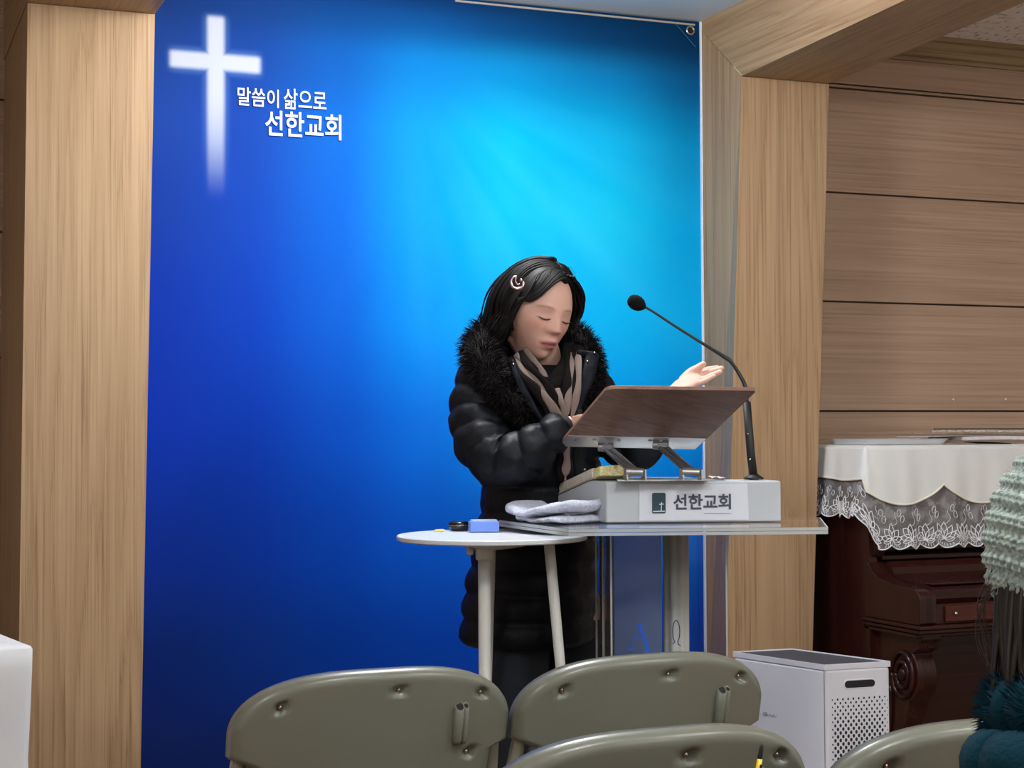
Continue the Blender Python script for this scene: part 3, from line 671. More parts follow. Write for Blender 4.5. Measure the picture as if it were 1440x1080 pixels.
# foot plate
fpz = ZB
f4 = [at(868, 677.5, Z=fpz), at(1002, 676.5, Z=fpz), at(1000, 668.5, Z=fpz), at(893, 669, Z=fpz)]
f4 = [f4[0], f4[1], V(f4[1].x+.03, f4[1].y+.18, fpz), V(f4[0].x+.09, f4[0].y+.20, fpz)]
MB().hexa(f4, [p+V(0, 0, .004) for p in f4]).build('foot_plate', M_ALU, stn, bevel=.001)
for (tx, ty, bx, by, dd, db) in ((852, 629, 893, 664, 3.585, 3.44), (929, 626, 972, 664, 3.545, 3.41)):
    T_ = at(tx, ty, d=dd); B_ = at(bx, by, d=db); T_ = T_; B_.z = max(B_.z, fpz+.016)
    ax_ = bu; dirv = (B_-T_).normalized(); sd_ = dirv.cross(ax_).normalized()
    arm = MB()
    for off in (-.0075, .0075):
        arm.tube([T_+ax_*off*1.0, B_+ax_*off*1.0], .0062, 6, flat=.75, up=sd_)
    arm_o = arm.build('hinge_arm', M_ARM, stn, bevel=.0008)
    for e_ in (T_+dirv*.012, B_-dirv*.012): MB().tube([e_-ax_*.012, e_+ax_*.012], .006, 8).build('cross_bar', M_ARM, arm_o)
    MB().tube([T_-ax_*.017, T_+ax_*.017], .0095, 16).build('pivot', M_ARM, arm_o, smooth=False, bevel=.001)
    MB().tube([B_-ax_*.018, B_+ax_*.018], .0082, 16).build('pivot', M_ALU, arm_o, smooth=False, bevel=.001)
    MB().hexa([B_-ax_*.021+V(0, .012, fpz+.004-B_.z), B_-ax_*.018+V(0, .012, fpz+.004-B_.z), B_-ax_*.018+V(0, -.008, fpz+.004-B_.z), B_-ax_*.021+V(0, -.008, fpz+.004-B_.z)], [B_-ax_*.021+V(0, .006, .006), B_-ax_*.018+V(0, .006, .006), B_-ax_*.018+V(0, -.006, .006), B_-ax_*.021+V(0, -.006, .006)]).build('bracket', M_ALU, arm_o)
    MB().hexa([B_+ax_*.018+V(0, .012, fpz+.004-B_.z), B_+ax_*.021+V(0, .012, fpz+.004-B_.z), B_+ax_*.021+V(0, -.008, fpz+.004-B_.z), B_+ax_*.018+V(0, -.008, fpz+.004-B_.z)], [B_+ax_*.018+V(0, .006, .006), B_+ax_*.021+V(0, .006, .006), B_+ax_*.021+V(0, -.006, .006), B_+ax_*.018+V(0, -.006, .006)]).build('bracket', M_ALU, arm_o)
    hb = bnn*-.002
    cpt = T_+bnn*.010; MB().tube([T_, T_+bnn*min(max(.004, (bpt(0, 0, -.002)-T_).dot(bnn)), .03)], .009, 12).build('hinge_block', M_ARM, stn)
# loose paper slip on the box
ps_ = [at(1001, 673.5, Z=ZB+.001), at(1021, 675, Z=ZB+.001)]
sl = wroot('paper_slip', ps_[0], 'small crumpled paper slip on the white box by the microphone', 'paper')
m = MB(); rings = []
for k in range(8):
    t = k/7; a_ = ps_[0].lerp(ps_[1], t); rings.append([a_+V(.03*q_, .07*q_, .0015+.004*abs(math.sin(t*5+q_*4))) for q_ in (0, .33, .66, 1)])
m.loft(rings, closed=False); o_ = m.build('slip', mat('paper_pinkish', lin(214, 196, 190), .7), sl); o_.modifiers.new('t', 'SOLIDIFY').thickness = .0006

# ---------------------------- gooseneck microphone
mk = at(1060, 674, Z=ZB+.001); dM = (mk-EYE).dot(FW)
mic = wroot('gooseneck_microphone', mk, 'black gooseneck microphone rising from the right end of the white box', 'microphone')
MB().lathe([(.001, 0), (.021, 0), (.021, .004), (.014, .008), (.0095, .011)], mk, 24).build('flange', M_BLACK, mic, smooth=True)
MB().tube([mk, at(1056, 640, d=dM), at(1050, 565, d=dM)], [.0092, .0092, .0088], 14).build('stem', M_BLACK, mic, smooth=True)
g0 = spline([at(1050, 567, d=dM), at(1048.5, 545, d=dM), at(1040, 527, d=dM+.01), at(1028, 509, d=dM+.01), at(1017, 501, d=dM+.01), at(985, 481, d=dM+.0), at(950, 459, d=dM), at(918, 438, d=dM), at(906, 431, d=dM)], 60)
rad_ = lerp_list([.0052, .0046, .0040, .0038, .0050, .0038, .0030, .0028, .0026, .0030], 60)
MB().tube(g0, rad_, 10).build('gooseneck', mat('gooseneck_black', (.02, .022, .026, 1), .4, .3), mic, smooth=True)
hd_ = at(895, 426, d=dM); ax = (at(885, 420, d=dM)-at(908, 433, d=dM)).normalized(); MR = Matrix.Translation(hd_) @ ax.to_track_quat('Z', 'Y').to_matrix().to_4x4()
MB().lathe([(.0005, .0205), (.007, .0192), (.0125, .0145), (.0165, .006), (.0165, -.003), (.0135, -.012), (.008, -.0185), (.0035, -.022)][::-1], n=28, M=MR).build('foam_windscreen', bump(mat('foam', (.008, .008, .009, 1), .95, spec=.1), 900, .0012, 1), mic, smooth=True)
for (x_, y_) in ((1052, 610), (1055, 646)):
    c_ = at(x_, y_, d=dM-.009); MB().ball(c_, .0018, n=8).build('rivet', M_CHROME, mic, smooth=True)

# ------------------------------------------------------------------ small round table
TZ = .962; TC = (at(558, 752, Z=TZ)+at(826, 751, Z=TZ))/2; TR_ = (at(826, 751, Z=TZ)-at(558, 752, Z=TZ)).length/2
M_TBL = mat('white_table_laminate', lin(214, 218, 224), .3); M_LEG = mat('leg_paint', lin(196, 196, 190), .4)
tbl = wroot('round_side_table', V(TC.x, TC.y, 0), 'small round white table with tapered legs left of the lectern', 'table')
MB().lathe([(.001, -.012), (TR_-.006, -.012), (TR_-.001, -.010), (TR_, -.006), (TR_, -.002), (TR_-.002, 0), (.001, 0)], (TC.x, TC.y, TZ), 96).build('table_top', M_TBL, tbl, smooth=False, bevel=.0008)
hub = at(682, 762, d=3.46); hub = V(TC.x, TC.y, 0)
MB().lathe([(.001, -.030), (.022, -.030), (.045, -.027), (.10, -.017), (.128, -.0125), (.001, -.0125)], (TC.x-.005, TC.y-.02, TZ), 48).build('under_plate', M_LEG, tbl, smooth=True)
dH = (TC-EYE).dot(FW)
for (x0, y0, x1, y1, d0, d1, wd_) in ((681, 772, 682, 1010, dH-.05, dH-.10, .0122), (772, 762, 793, 990, dH-.05, dH-.02, .0104), (690, 770, 684, 985, dH+.08, dH+.22, .0112)):
    a_ = at(x0, y0, d=d0); b_ = at(x1, y1, d=d1); dr = (b_-a_); b_ = a_+dr*((0.0-a_.z)/dr.z)
    a_.z = TZ-.014
    MB().tube([a_, b_], [wd_*1.1, wd_*.92], 20).build('leg', M_LEG, tbl, smooth=True)
    if wd_ > .012:
        tt = (b_-a_).normalized(); MB().tube([a_-tt*.004, a_+tt*.010, a_+tt*.034, a_+tt*.037], [.027, .019, .018, .0155], 16).build('leg_bracket', M_LEG, tbl, smooth=True)
c_ = at(661, 775, d=dH-.06); MB().lathe([(.0005, -.004), (.008, -.004), (.0092, 0), (.008, .004), (.0005, .004)], n=20, M=Matrix.Translation(c_) @ Matrix.Rotation(PI/2, 4, 'X') @ Matrix.Rotation(.5, 4, 'Y')).build('wing_knob', M_LEG, tbl, smooth=True)
MB().tube([c_, c_+V(.02, .01, .008)], .0035, 8).build('knob_stem', M_LEG, tbl)
# things on the table
c_ = at(646, 746, Z=TZ+.001); ea = wroot('black_case', c_, 'small glossy black rounded case on the round table', 'case')
MB().lathe([(.001, .0), (.017, .0), (.0235, .005), (.0250, .011), (.0235, .0175), (.016, .0210), (.001, .0212)], c_, 32, M=None).build('shell', mat('gloss_black', (.006, .006, .007, 1), .18), ea, smooth=True)
MB().lathe([(.0252, .0115), (.0254, .0120), (.0252, .0125)], c_, 32).build('seam', M_STEEL, ea)
c_ = at(683, 748.5, Z=TZ+.001); bb = wroot('blue_box', c_, 'small periwinkle blue box beside the black case', 'box', rz=0)
MBx = Matrix.Translation(c_) @ Matrix.Rotation(R(-14), 4, 'Z')
MB().box((-.034, 0, 0), (.030, .038, .0235), M=MBx).build('box_body', mat('periwinkle', lin(108, 142, 226), .5), bb, bevel=.002)
MB().box((-.030, .004, .0237), (.026, .034, .0265), M=MBx).build('paper_stack', mat('pale_blue_paper', lin(168, 188, 226), .6), bb, bevel=.0006)
c_ = at(619, 747.5, Z=TZ+.001); yy = wroot('yellow_note_slips', c_, 'thin yellow sticky note pad near the edge of the round table', 'note pad')
MB().box((-.011, -.004, 0), (.010, .012, .003), M=Matrix.Translation(c_)).build('yellow_pad', mat('note_yellow', lin(236, 220, 130), .7), yy, bevel=.0005)
MB().box((-.006, .0, .003), (.012, .013, .0045), M=Matrix.Translation(c_) @ Matrix.Rotation(.1, 4, 'Z')).build('orange_slip', mat('note_orange', lin(232, 186, 110), .7), yy)

# ------------------------------------------------------------------ upright piano
M_MAH = wood('dark_mahogany', lin(40, 17, 15), lin(22, 10, 9), lin(54, 24, 20), 'Z', rough=.22, fine=40, seed=2, bs=.04)
M_MAHX = wood('dark_mahogany_length', lin(42, 18, 16), lin(24, 11, 10), lin(58, 26, 21), 'X', rough=.22, fine=40, seed=2, bs=.04)
M_MAHR = wood('reddish_mahogany', lin(66, 29, 23), lin(42, 19, 16), lin(80, 37, 29), 'X', rough=.25, fine=40, seed=5, bs=.04)
PX, PY, PW, PT = 2.935, 4.33, 1.46, 1.124
pno = wroot('upright_piano', V(PX+PW/2, PY+.2, 0), 'dark mahogany upright piano under a white lace cloth against the planked wall', 'piano')
def pbox(nm, lo, hi, mt_=M_MAHX, bev=.003): return MB().box(lo, hi).build(nm, mt_, pno, bevel=bev)
pbox('side_panel', (PX, PY, .0), (PX+.035, 4.775, PT-.02), M_MAH); pbox('side_panel', (PX+PW-.035, PY, .0), (PX+PW, 4.775, PT-.02), M_MAH)
pbox('lid', (PX-.012, PY-.015, PT-.02), (PX+PW+.012, 4.778, PT))
pbox('back_board', (PX+.035, 4.72, .05), (PX+PW-.035, 4.77, PT-.02))
pbox('upper_panel', (PX+.035, PY+.022, .80), (PX+PW-.035, PY+.045, PT-.02))
pbox('music_rail', (PX+.05, PY-.006, .905), (PX+PW-.05, PY+.022, .925))
pbox('lower_panel', (PX+.035, PY+.035, .10), (PX+PW-.035, PY+.055, .60), M_MAHX)
pbox('bottom_board', (PX+.035, PY+.0, .0), (PX+PW-.035, PY+.05, .10))
pbox('rail_moulding', (PX+.04, PY-.020, .775), (PX+PW-.04, PY+.03, .790), M_MAHX, .004)
for s_ in (0, 1):
    x0 = PX+.012 if s_ == 0 else PX+PW-.052
    prf = [(PY+.03, .86), (PY-.012, .86), (PY-.016, .845), (PY-.016, .80), (PY-.006, .785), (PY+.03, .785)]
    MB().loft([[V(x, y, z) for y, z in prf] for x in (x0, x0+.04)]).build('corner_block', M_MAH, pno, bevel=.003)
    # key cheek with the rounded front corner
    x0 = PX-.004 if s_ == 0 else PX+PW-.056
    KF = 4.062
    prf = [(PY+.01, .60), (KF+.006, .60), (KF, .606)]+[(KF+.030-.030*math.cos(a), .675+.030*math.sin(a)) for a in np.linspace(0, PI/2, 7)]+[(4.20, .713), (4.28, .728), (4.31, .748), (PY, .770), (PY+.01, .770)]
    MB().loft([[V(x, y, z) for y, z in prf] for x in (x0, x0+.06)]).build('key_cheek', M_MAH, pno, bevel=.003)
    # scrolled corbel
    cx0 = PX+.022 if s_ == 0 else PX+PW-.092
    pr1 = [(PY+.03, .565), (4.085, .565), (4.085, .553), (4.10, .545), (4.105, .525)]
    pr1 += [(4.19+.080*math.cos(a)*1.0, .440+.090*math.sin(a)) for a in np.linspace(2.3, 4.2, 12)]
    pr1 += [(4.16, .34), (4.19, .28), (4.215, .20), (4.235, .12), (4.20, .10), (4.20, .0), (PY+.03, .0)]
    cb = MB().loft([[V(x, y, z) for y, z in pr1] for x in (cx0, cx0+.07)]).build('corbel', M_MAH, pno, bevel=.004)
    sx = cx0-.004 if s_ == 0 else cx0+.074
    for rad in (.062, .036):
        MB().tube([V(sx, 4.185+rad*.85*math.cos(a), .440+rad*math.sin(a)*1.1) for a in np.linspace(0, 2*PI, 33)], .008, 8).build('scroll_ring', M_MAH, cb, smooth=True)
    MB().ball((sx, 4.185, .44), .010, .018, .020, 14).build('scroll_boss', M_MAH, cb, smooth=True)
    MB().tube(spline([V(sx, 4.245, .40), V(sx, 4.25, .30), V(sx, 4.275, .18), V(sx, 4.26, .10)], 12), .009, 8).build('scroll_tail', M_MAH, cb, smooth=True)
x0, x1 = PX+.056, PX+PW-.056
fb = [(PY+.015, .774), (PY-.02, .772), (PY-.045, .755), (PY-.055, .735), (4.22, .722), (4.11, .716), (4.095, .710), (4.088, .700), (4.088, .675), (4.10, .660), (PY+.02, .660)]
MB().loft([[V(x, y, z) for y, z in fb] for x in (x0, x1)]).build('fallboard', M_MAHX, pno)
MB().box((x0, 4.085, .7165), (x1, 4.125, .7215)).build('lid_bead', M_MAHX, pno, bevel=.002)
pbox('key_slip', (x0, 4.078, .600), (x1, 4.20, .660))
kp = pbox('slip_panel', (PX+.095, 4.068, .606), (PX+PW-.095, 4.080, .655), M_MAHR, .004)
MB().ball((PX+.125, 4.062, .632), .006, n=12).build('lock_button', M_CHROME, kp, smooth=True)
for z0, z1, y_, e in ((.588, .600, 4.050, .012), (.574, .587, 4.062, .006), (.560, .573, 4.085, .0)):
    pbox('keybed_moulding', (PX-e, y_, z0), (PX+PW+e, PY+.03, z1), M_MAHX, .004)

# lace trimmed cloth over the piano
M_SATIN = bump(mat('satin_cloth', lin(222, 224, 222), .42, Sheen_Weight=.25), 18, .004, .35, 3)
M_HEM = mat('cream_hem', lin(226, 220, 206), .8)
M_TULLE = bpy.data.materials.new('lace_net'); M_TULLE.use_nodes = True; b_ = bsdf(M_TULLE)
b_.inputs['Base Color'].default_value = lin(206, 204, 206); b_.inputs['Roughness'].default_value = .9
tc_ = nd(M_TULLE, 'ShaderNodeTexCoord'); n1 = nd(M_TULLE, 'ShaderNodeTexNoise', i={'Scale': 26, 'Detail': 2}); ln(M_TULLE, tc_.outputs['Object'], n1.inputs['Vector'])
b_.inputs['Alpha'].default_value = .30
mr = nd(M_TULLE, 'ShaderNodeMapRange', i={1: .4, 2: .65, 3: .22, 4: .46}); ln(M_TULLE, n1.outputs['Fac'], mr.inputs[0]); ln(M_TULLE, mr.outputs[0], b_.inputs['Alpha'])
M_THREAD = mat('lace_thread', lin(240, 240, 244), .8)
cl_ = wroot('lace_tablecloth', V(PX+.6, PY+.2, PT), 'white satin cloth with scalloped lace border draped over the piano', 'tablecloth')
CT = PT+.006; SX, FY = PX-.026, PY-.030; LSIDE = .46
xe = PX+PW+.026
def per(s):      # perimeter of the drape: left side towards the front, then along the front
    r = .012
    if s < LSIDE-r: return V(SX, FY+LSIDE-s, 0), V(-1, 0, 0)
    if s < LSIDE+r: a = (s-(LSIDE-r))/(2*r)*PI/2; return V(SX+r-r*math.cos(a), FY+r-r*math.sin(a), 0), V(-math.cos(a), -math.sin(a), 0)
    return V(SX+(s-LSIDE), FY, 0), V(0, -1, 0)
SE = LSIDE+(xe-SX)
def hem(s):
    if s < LSIDE: return .100+.012*math.sin(s*22)*.3
    q = (s-LSIDE); per_ = .305; k = (q+.022) % per_/per_
    return .118+.062*math.sin(PI*k)**.8 if q > .0 else .1
def lacebot(s):
    base = .222 if s < LSIDE-.03 else .318
    if LSIDE-.03 <= s < LSIDE+.04: base = .222+(.318-.222)*sm(s, LSIDE-.03, LSIDE+.045)-.012
    lobe = .060
    return base-.014*(1-abs(math.sin(PI*s/lobe)))**1.0
def ruff(s, t):   # outward waviness growing downwards
    a = .004+.014*t
    return a*(math.sin(s*33+1)*.6+math.sin(s*71+2.2)*.4)+.010*t+(.010*math.exp(-((s-LSIDE-.012)/.01)**2)*-1 if t < .3 else 0)
NS = 300; m = MB(); rows = []
for k in range(15):
    row = []
    for i in range(NS+1):
        s = SE*i/NS; p, n_ = per(s); h = hem(s)*k/14; t = k/14
        off = .35*ruff(s, t*.7)+.008*math.sin(t*PI*.5)
        row.append(V(p.x, p.y, CT-.002-h)+n_*off)
    rows.append(row)
inner = [V(min(max(p.x, PX+.02), PX+PW-.02), p.y+0*1, p.z) for p in rows[0]]
top = []
for i in range(NS+1):
    s = SE*i/NS; p, n_ = per(s); top.append(V(p.x, p.y, CT)-n_*.012+V(0, 0, .004))
top2 = [V(max(p.x, PX+.04), 4.76, CT+.003) if i > 60 else V(PX+.04, max(p.y, FY+.04) if i < 60 else 4.76, CT+.003) for i, p in enumerate(top)]
top2 = [V(min(max(p.x, PX+.05), xe), 4.76 if i > 62 else 4.76, CT+.003) for i, p in enumerate(top)]
m.loft([top2, top]+rows, closed=False)
o_ = m.build('satin_top', M_SATIN, cl_, smooth=True)
m = MB(); hp = []
for i in range(NS+1):
    s = SE*i/NS; p, n_ = per(s); hp.append(V(p.x, p.y, CT-.002-hem(s))+n_*(.35*ruff(s, .7)+.009))
m.tube(hp, .0032, 6).build('hem_braid', M_HEM, cl_, smooth=True)
def lpt(s, t):
    p, n_ = per(s); h0_, h1_ = hem(s), lacebot(s); return V(p.x, p.y, CT-.002-(h0_+(h1_-h0_)*t))+n_*(.004+.35*ruff(s, .7)*(1-t)+ruff(s, t)*t*1.1)
m = MB(); m.loft([[lpt(SE*i/600, k/12) for i in range(601)] for k in range(13)], closed=False)
lace = m.build('lace_border', M_TULLE, cl_, smooth=True)
m = MB(); m.tube([lpt(SE*i/900, 1.0) for i in range(901)], .0022, 5); m.build('lace_edge', M_THREAD, lace, smooth=True)
def lthread(m, s, t, pts, r_=.0014):
    """thread drawn on the lace around (s, t): pts in metres"""
    out = []
    for a, b in pts:
        s_ = min(max(s+a, 0), SE); h0_, h1_ = hem(s_), lacebot(s_); hh = h0_+(h1_-h0_)*t-b
        t_ = (hh-h0_)/(h1_-h0_); t_ = min(max(t_, 0), 1.0); p = lpt(s_, t_); n_ = per(s_)[1]; out.append(p+n_*.0018)
    m.tube(out, r_, 4, caps=False)
k = 0; s = .13
while s < SE-.05:
    m = MB(); sc = 1.0 if s > LSIDE else .8
    for (an, L_, w_) in ((0, .052, .011), (.55, .048, .010), (-.55, .048, .010), (1.1, .040, .009), (-1.1, .040, .009), (1.6, .03, .007), (-1.6, .03, .007)):
        pts = []
        for t in np.linspace(0, 1, 9): pts.append((t*L_*math.sin(an)+w_*math.sin(PI*t)*math.cos(an), t*L_*math.cos(an)-w_*math.sin(PI*t)*math.sin(an)))
        for t in np.linspace(1, 0, 9)[1:]: pts.append((t*L_*math.sin(an)-w_*math.sin(PI*t)*math.cos(an), t*L_*math.cos(an)+w_*math.sin(PI*t)*math.sin(an)))
        lthread(m, s, .86, [(a*sc, b*sc) for a, b in pts])
    st_ = [( .012*math.sin(t*5)+.028*t, .045+.05*t) for t in np.linspace(0, 1, 8)]
    lthread(m, s, .86, [(a*sc, b*sc) for a, b in st_], .0008)
    for (a, b) in ((.030, .092), (-.026, .070)):
        lthread(m, s, .86, [((a+.007*math.cos(q))*sc, (b+.011*math.sin(q))*sc) for q in np.linspace(0, 2*PI, 8)], .0010)
    for q0 in np.linspace(-.026, .026, 7): lthread(m, s, .97, [(q0*sc, .0), (q0*sc*.85, .008)], .0010)
    if s > 1.55: m.f = m.f
    m.build('lace_flower', M_THREAD, lace, smooth=True)
    s += .066 if s > LSIDE-.03 else .058
# tray and papers on the piano
tz = CT+.005
p_ = at(1250, 620, Y=4.40); tray = wroot('shallow_white_tray', V(p_.x, 4.40, tz), 'shallow white tray on the left end of the draped piano', 'tray')
tx0, tx1 = at(1163, 620, Y=4.56).x, at(1338, 620, Y=4.34).x
m = MB(); rings = []
for (e, z) in ((.020, 0), (.004, .018), (0, .0185), (.004, .0170), (.024, .003)):
    a0, a1, c0, c1 = tx0+e, tx1-e, 4.33+e, 4.58-e; r_ = .02; rg = []
    for (cx, cy, st) in ((a0+r_, c0+r_, PI), (a1-r_, c0+r_, 1.5*PI), (a1-r_, c1-r_, 0), (a0+r_, c1-r_, .5*PI)):
        for a in np.linspace(st, st+PI/2, 6): rg.append(V(cx+r_*math.cos(a), cy+r_*math.sin(a), tz+z))
    rings.append(rg)
m.loft(rings).build('tray_shell', mat('tray_white', lin(212, 212, 216), .35), tray, smooth=False, bevel=.001)
m = MB(); rings = []
for k in range(14):
    t = k/13; rings.append([V(tx0+.03+(tx1-tx0-.06)*t, 4.36+.2*q, tz+.016+.0035*noise.noise(V(t*8, q*4, 1))+.002) for q in (0, .25, .5, .75, 1)])
o_ = m.loft(rings, closed=False).build('paper_liner', mat('liner_white', lin(226, 226, 230), .8), tray, smooth=True); o_.modifiers.new('t', 'SOLIDIFY').thickness = .001
M_PAP = mat('paper_white', lin(222, 220, 226), .75); M_PAPL = vary(mat('printed_paper', lin(220, 216, 224), .75), lin(150, 146, 176), lin(228, 224, 230), 40, 4, (1, 3, 30), .30, .44)
def sheet(nm, px0, px1, y_, z0, z1, th, dp, mt_, lab, curl=0, rz=0):
    a_, b_ = at(px0, 620, Y=y_), at(px1, 620, Y=y_); r_ = wroot(nm, V(a_.x, y_, z0), lab, 'paper' if 'sheet' in nm or 'booklet' in nm else 'book')
    m = MB(); rings = []
    for k in range(12):
        t = k/11; x = a_.x+(b_.x-a_.x)*t; z = z0+(z1-z0)*t+curl*(4*t*(1-t)); rings.append([V(x, y_, z), V(x+.02*rz, y_+dp, z), V(x+.02*rz, y_+dp, z+th), V(x, y_, z+th)])
    m.loft(rings).build('pages', mt_, r_, bevel=.0004); return r_
sheet('grey_booklet', 1342, 1428, 4.312, tz+.006, tz+.0, .003, .20, mat('booklet_grey', lin(120, 118, 120), .5), 'grey glossy booklet with a raised left end on the piano cloth', .004)
sheet('printed_sheet', 1300, 1395, 4.40, tz+.0235, tz+.020, .0016, .15, M_PAPL, 'purple-lined sheet lying across the tray and booklet', .001)
sheet('music_sheet', 1364, 1452, 4.33, tz+.0125, tz+.0120, .011, .22, M_PAPL, 'stack of printed sheets on top of the grey booklet', .0015)
sheet('thin_booklet', 1338, 1500, 4.36, tz+.034, tz+.026, .002, .2, mat('booklet_tan', lin(190, 170, 150), .6), 'thin tan booklet near the top of the paper pile')
sheet('hymn_book', 1356, 1500, 4.35, tz+.0375, tz+.034, .009, .17, vary(mat('book_block', lin(196, 190, 168), .7), lin(150, 140, 120), lin(214, 208, 190), 60, 2, (1, 1, 8)), 'pale thick book beneath the dark book on the pile')
sheet('dark_book', 1358, 1520, 4.35, tz+.047, tz+.046, .0035, .17, mat('dark_cover', lin(44, 38, 44), .5), 'dark thin book topmost on the pile of papers')
for i, (x_, y_) in enumerate(((1339, 562), (1413, 562))):
    p_ = at(x_, y_, Y=W-.003); pn_ = wroot('wall_pin', p_, ['small white pin in the planks, left of two', 'small white pin in the planks, right of two'][i], 'pin')
    MB().lathe([(.0005, 0), (.003, 0), (.0022, .004), (.0045, .007), (.0005, .008)], n=10, M=Matrix.Translation(p_) @ Matrix.Rotation(PI/2, 4, 'X')).build('pin_head', M_PAP, pn_, smooth=True)

# ------------------------------------------------------------------ air purifier
M_PUR = mat('purifier_white', lin(216, 219, 228), .32); M_GRILL = mat('purifier_grille', lin(58, 56, 62), .6)
ZP = .60
qL, qN, qR = V(2.150, 3.80, 0), V(2.236, 3.492, 0), V(2.423, 3.482, 0)
qB = qR+(qL-qN)+V(-.012, 0, 0)
pur = wroot('air_purifier', V((qL.x+qR.x)/2, (qL.y+qR.y)/2, 0), 'white box-shaped air purifier with perforated side in front of the right post', 'air purifier')
ctr = (qL+qN+qR+qB)/4
def inset(k, z): return [V(ctr.x+(p.x-ctr.x)*k, ctr.y+(p.y-ctr.y)*k, z) for p in (qL, qN, qR, qB)]
MB().hexa(inset(1.0, .012), inset(1.0, ZP-.010)).build('body', M_PUR, pur, bevel=.012, seg=4)
MB().hexa(inset(.96, 0), inset(.96, .014)).build('foot_plinth', M_GRILL, pur)
m = MB(); m.loft([inset(.998, ZP-.014), inset(.998, ZP), inset(.982, ZP), inset(.975, ZP-.010)], caps=False); m.build('top_rim', M_PUR, pur, bevel=.001)
MB().hexa(inset(.978, ZP-.010), inset(.978, ZP-.003)).build('top_panel', M_GRILL, pur)
fN = (qR-qN); fLn = fN.length; fN.normalize(); fO = V(fN.y, -fN.x, 0)
def fpt(u_, z, o=0): return qN+fN*u_+V(0, 0, z)+fO*o
MB().tube([fpt(-.0, .02, -.004)+fO*.0, fpt(-.0, ZP-.014, -.004)], .0012, 5).build('panel_seam', mat('seam_grey', lin(140, 142, 150), .6), pur)
def stad(cx, cz, hw_, hr, o, n=10):
    return [fpt(cx+hw_+hr*math.cos(a), cz+hr*math.sin(a), o) for a in np.linspace(-PI/2, PI/2, n)]+[fpt(cx-hw_+hr*math.cos(a), cz+hr*math.sin(a), o) for a in np.linspace(PI/2, 1.5*PI, n)]
hcx, hcz = .098, ZP-.052
m = MB(); m.loft([stad(hcx, hcz, .034, .0125, .0004), stad(hcx, hcz, .034, .0110, .0022), stad(hcx, hcz, .034, .0085, .0004)], caps=False).build('handle_rim', M_PUR, pur, smooth=True)
m = MB(); q = stad(hcx, hcz, .034, .0095, .0008); m.loft([stad(hcx, hcz, .034, .0095, -.003), q]).build('hand_slot', mat('slot_black', (.01, .01, .012, 1), .8), pur)
# perforations, rows of small holes fading in size to the edges
m = MB(); r_i = 0; z = ZP-.088
while z > .06:
    for c in range(22):
        if (c+r_i) % 2: continue
        u_ = .020+c*.00745
        fade = sm(u_, .014, .03)*sm(.186-u_, .008, .03)*(.45+.55*sm(ZP-.088-z, 0, .10))
        rr_ = .0014+.0026*fade; n0 = len(m.v)
        ring = [fpt(u_+rr_*math.cos(a)*.9, z+rr_*math.sin(a)*1.25, o) for o in (-.001, .0006) for a in np.linspace(0, 2*PI, 9)[:-1]]
        m.add(ring, [tuple(range(8, 16))]+[(i, (i+1) % 8, 8+(i+1) % 8, 8+i) for i in range(8)])
    z -= .0092; r_i += 1
tag(m.build('vent_perforation', mat('vent_dark', (.018, .018, .024, 1), .8), pur), kind='stuff')
# illegible little maker's mark
lN = (qN-qL).normalized(); lO = V(lN.y, -lN.x, 0)
mk_ = at(1075, 1005, d=(qL-EYE).dot(FW)*.96)
def lpx(px, py):
    v = FW+RT*((px-720)/FL)-UP*((py-540)/FL); o0 = qN+lO*.0009; t = (o0-EYE).dot(lO)/v.dot(lO); return EYE+v*t
m = MB(); m.tube([lpx(1074+18*t, 1004.5+2.5*t+1.5*math.sin(t*23)) for t in np.linspace(0, 1, 30)], .0004, 4); m.tube([lpx(1076+3*math.cos(a), 1003.8+2.4*math.sin(a)) for a in np.linspace(0, 2*PI, 12)], .0005, 4)
tag(m.build('faint_mark', mat('mark_grey', lin(96, 96, 112), .6), pur), kind='stuff')

# ------------------------------------------------------------------ white draped table at the left edge
M_CLOTH = bump(mat('white_cotton', lin(214, 216, 220), .85, Sheen_Weight=.2), 60, .0015, .4)
k0 = V(.338, 3.47, .75); e1 = V(-.985, -.17, 0).normalized(); e2 = V(-.17, .985, 0).normalized()
dt = wroot('side_table', V(-.1, 3.65, 0), 'table standing under the plain white cloth at the lower left edge', 'table')
Lx, Ly = .85, .42
def rect_ring(grow, z, rip, ph=0):
    out = []; N = 200; P_ = 2*(Lx+Ly)
    for i in range(N):
        s = P_*i/N
        if s < Lx: p, n_ = k0+e1*s, -e2
        elif s < Lx+Ly: p, n_ = k0+e1*Lx+e2*(s-Lx), e1
        elif s < 2*Lx+Ly: p, n_ = k0+e1*(2*Lx+Ly-s)+e2*Ly, e2
        else: p, n_ = k0+e2*(P_-s), -e1
        ds = min(s % P_, P_-s); cor = math.exp(-(ds/.05)**2)
        n2_ = n_ + ((-e2-e1).normalized()-n_)*cor*.7
        g_ = grow+rip*(math.sin(s*24+ph)+.5*math.sin(s*53+ph*2))
        p = p+n2_*g_; out.append(V(p.x, p.y, z))
    return out
m = MB(); m.loft([rect_ring(-.20, .751, 0), rect_ring(-.02, .752, 0), rect_ring(-.004, .750, 0), rect_ring(.002, .744, .0), rect_ring(.001, .70, .002), rect_ring(-.006, .62, .005, .3), rect_ring(-.016, .52, .007, .5), rect_ring(-.012, .40, .011, .7), rect_ring(-.004, .25, .018, .9), rect_ring(.0, .004, .022, 1.1)], caps=False)
m.f.append(tuple(range(200))[::-1]); m.build('plain_tablecloth', M_CLOTH, None, origin=(-.1, 3.65, .4), smooth=True)
tag(bpy.data.objects['plain_tablecloth'], 'plain white cotton cloth hanging to the floor at the lower left edge', 'tablecloth')
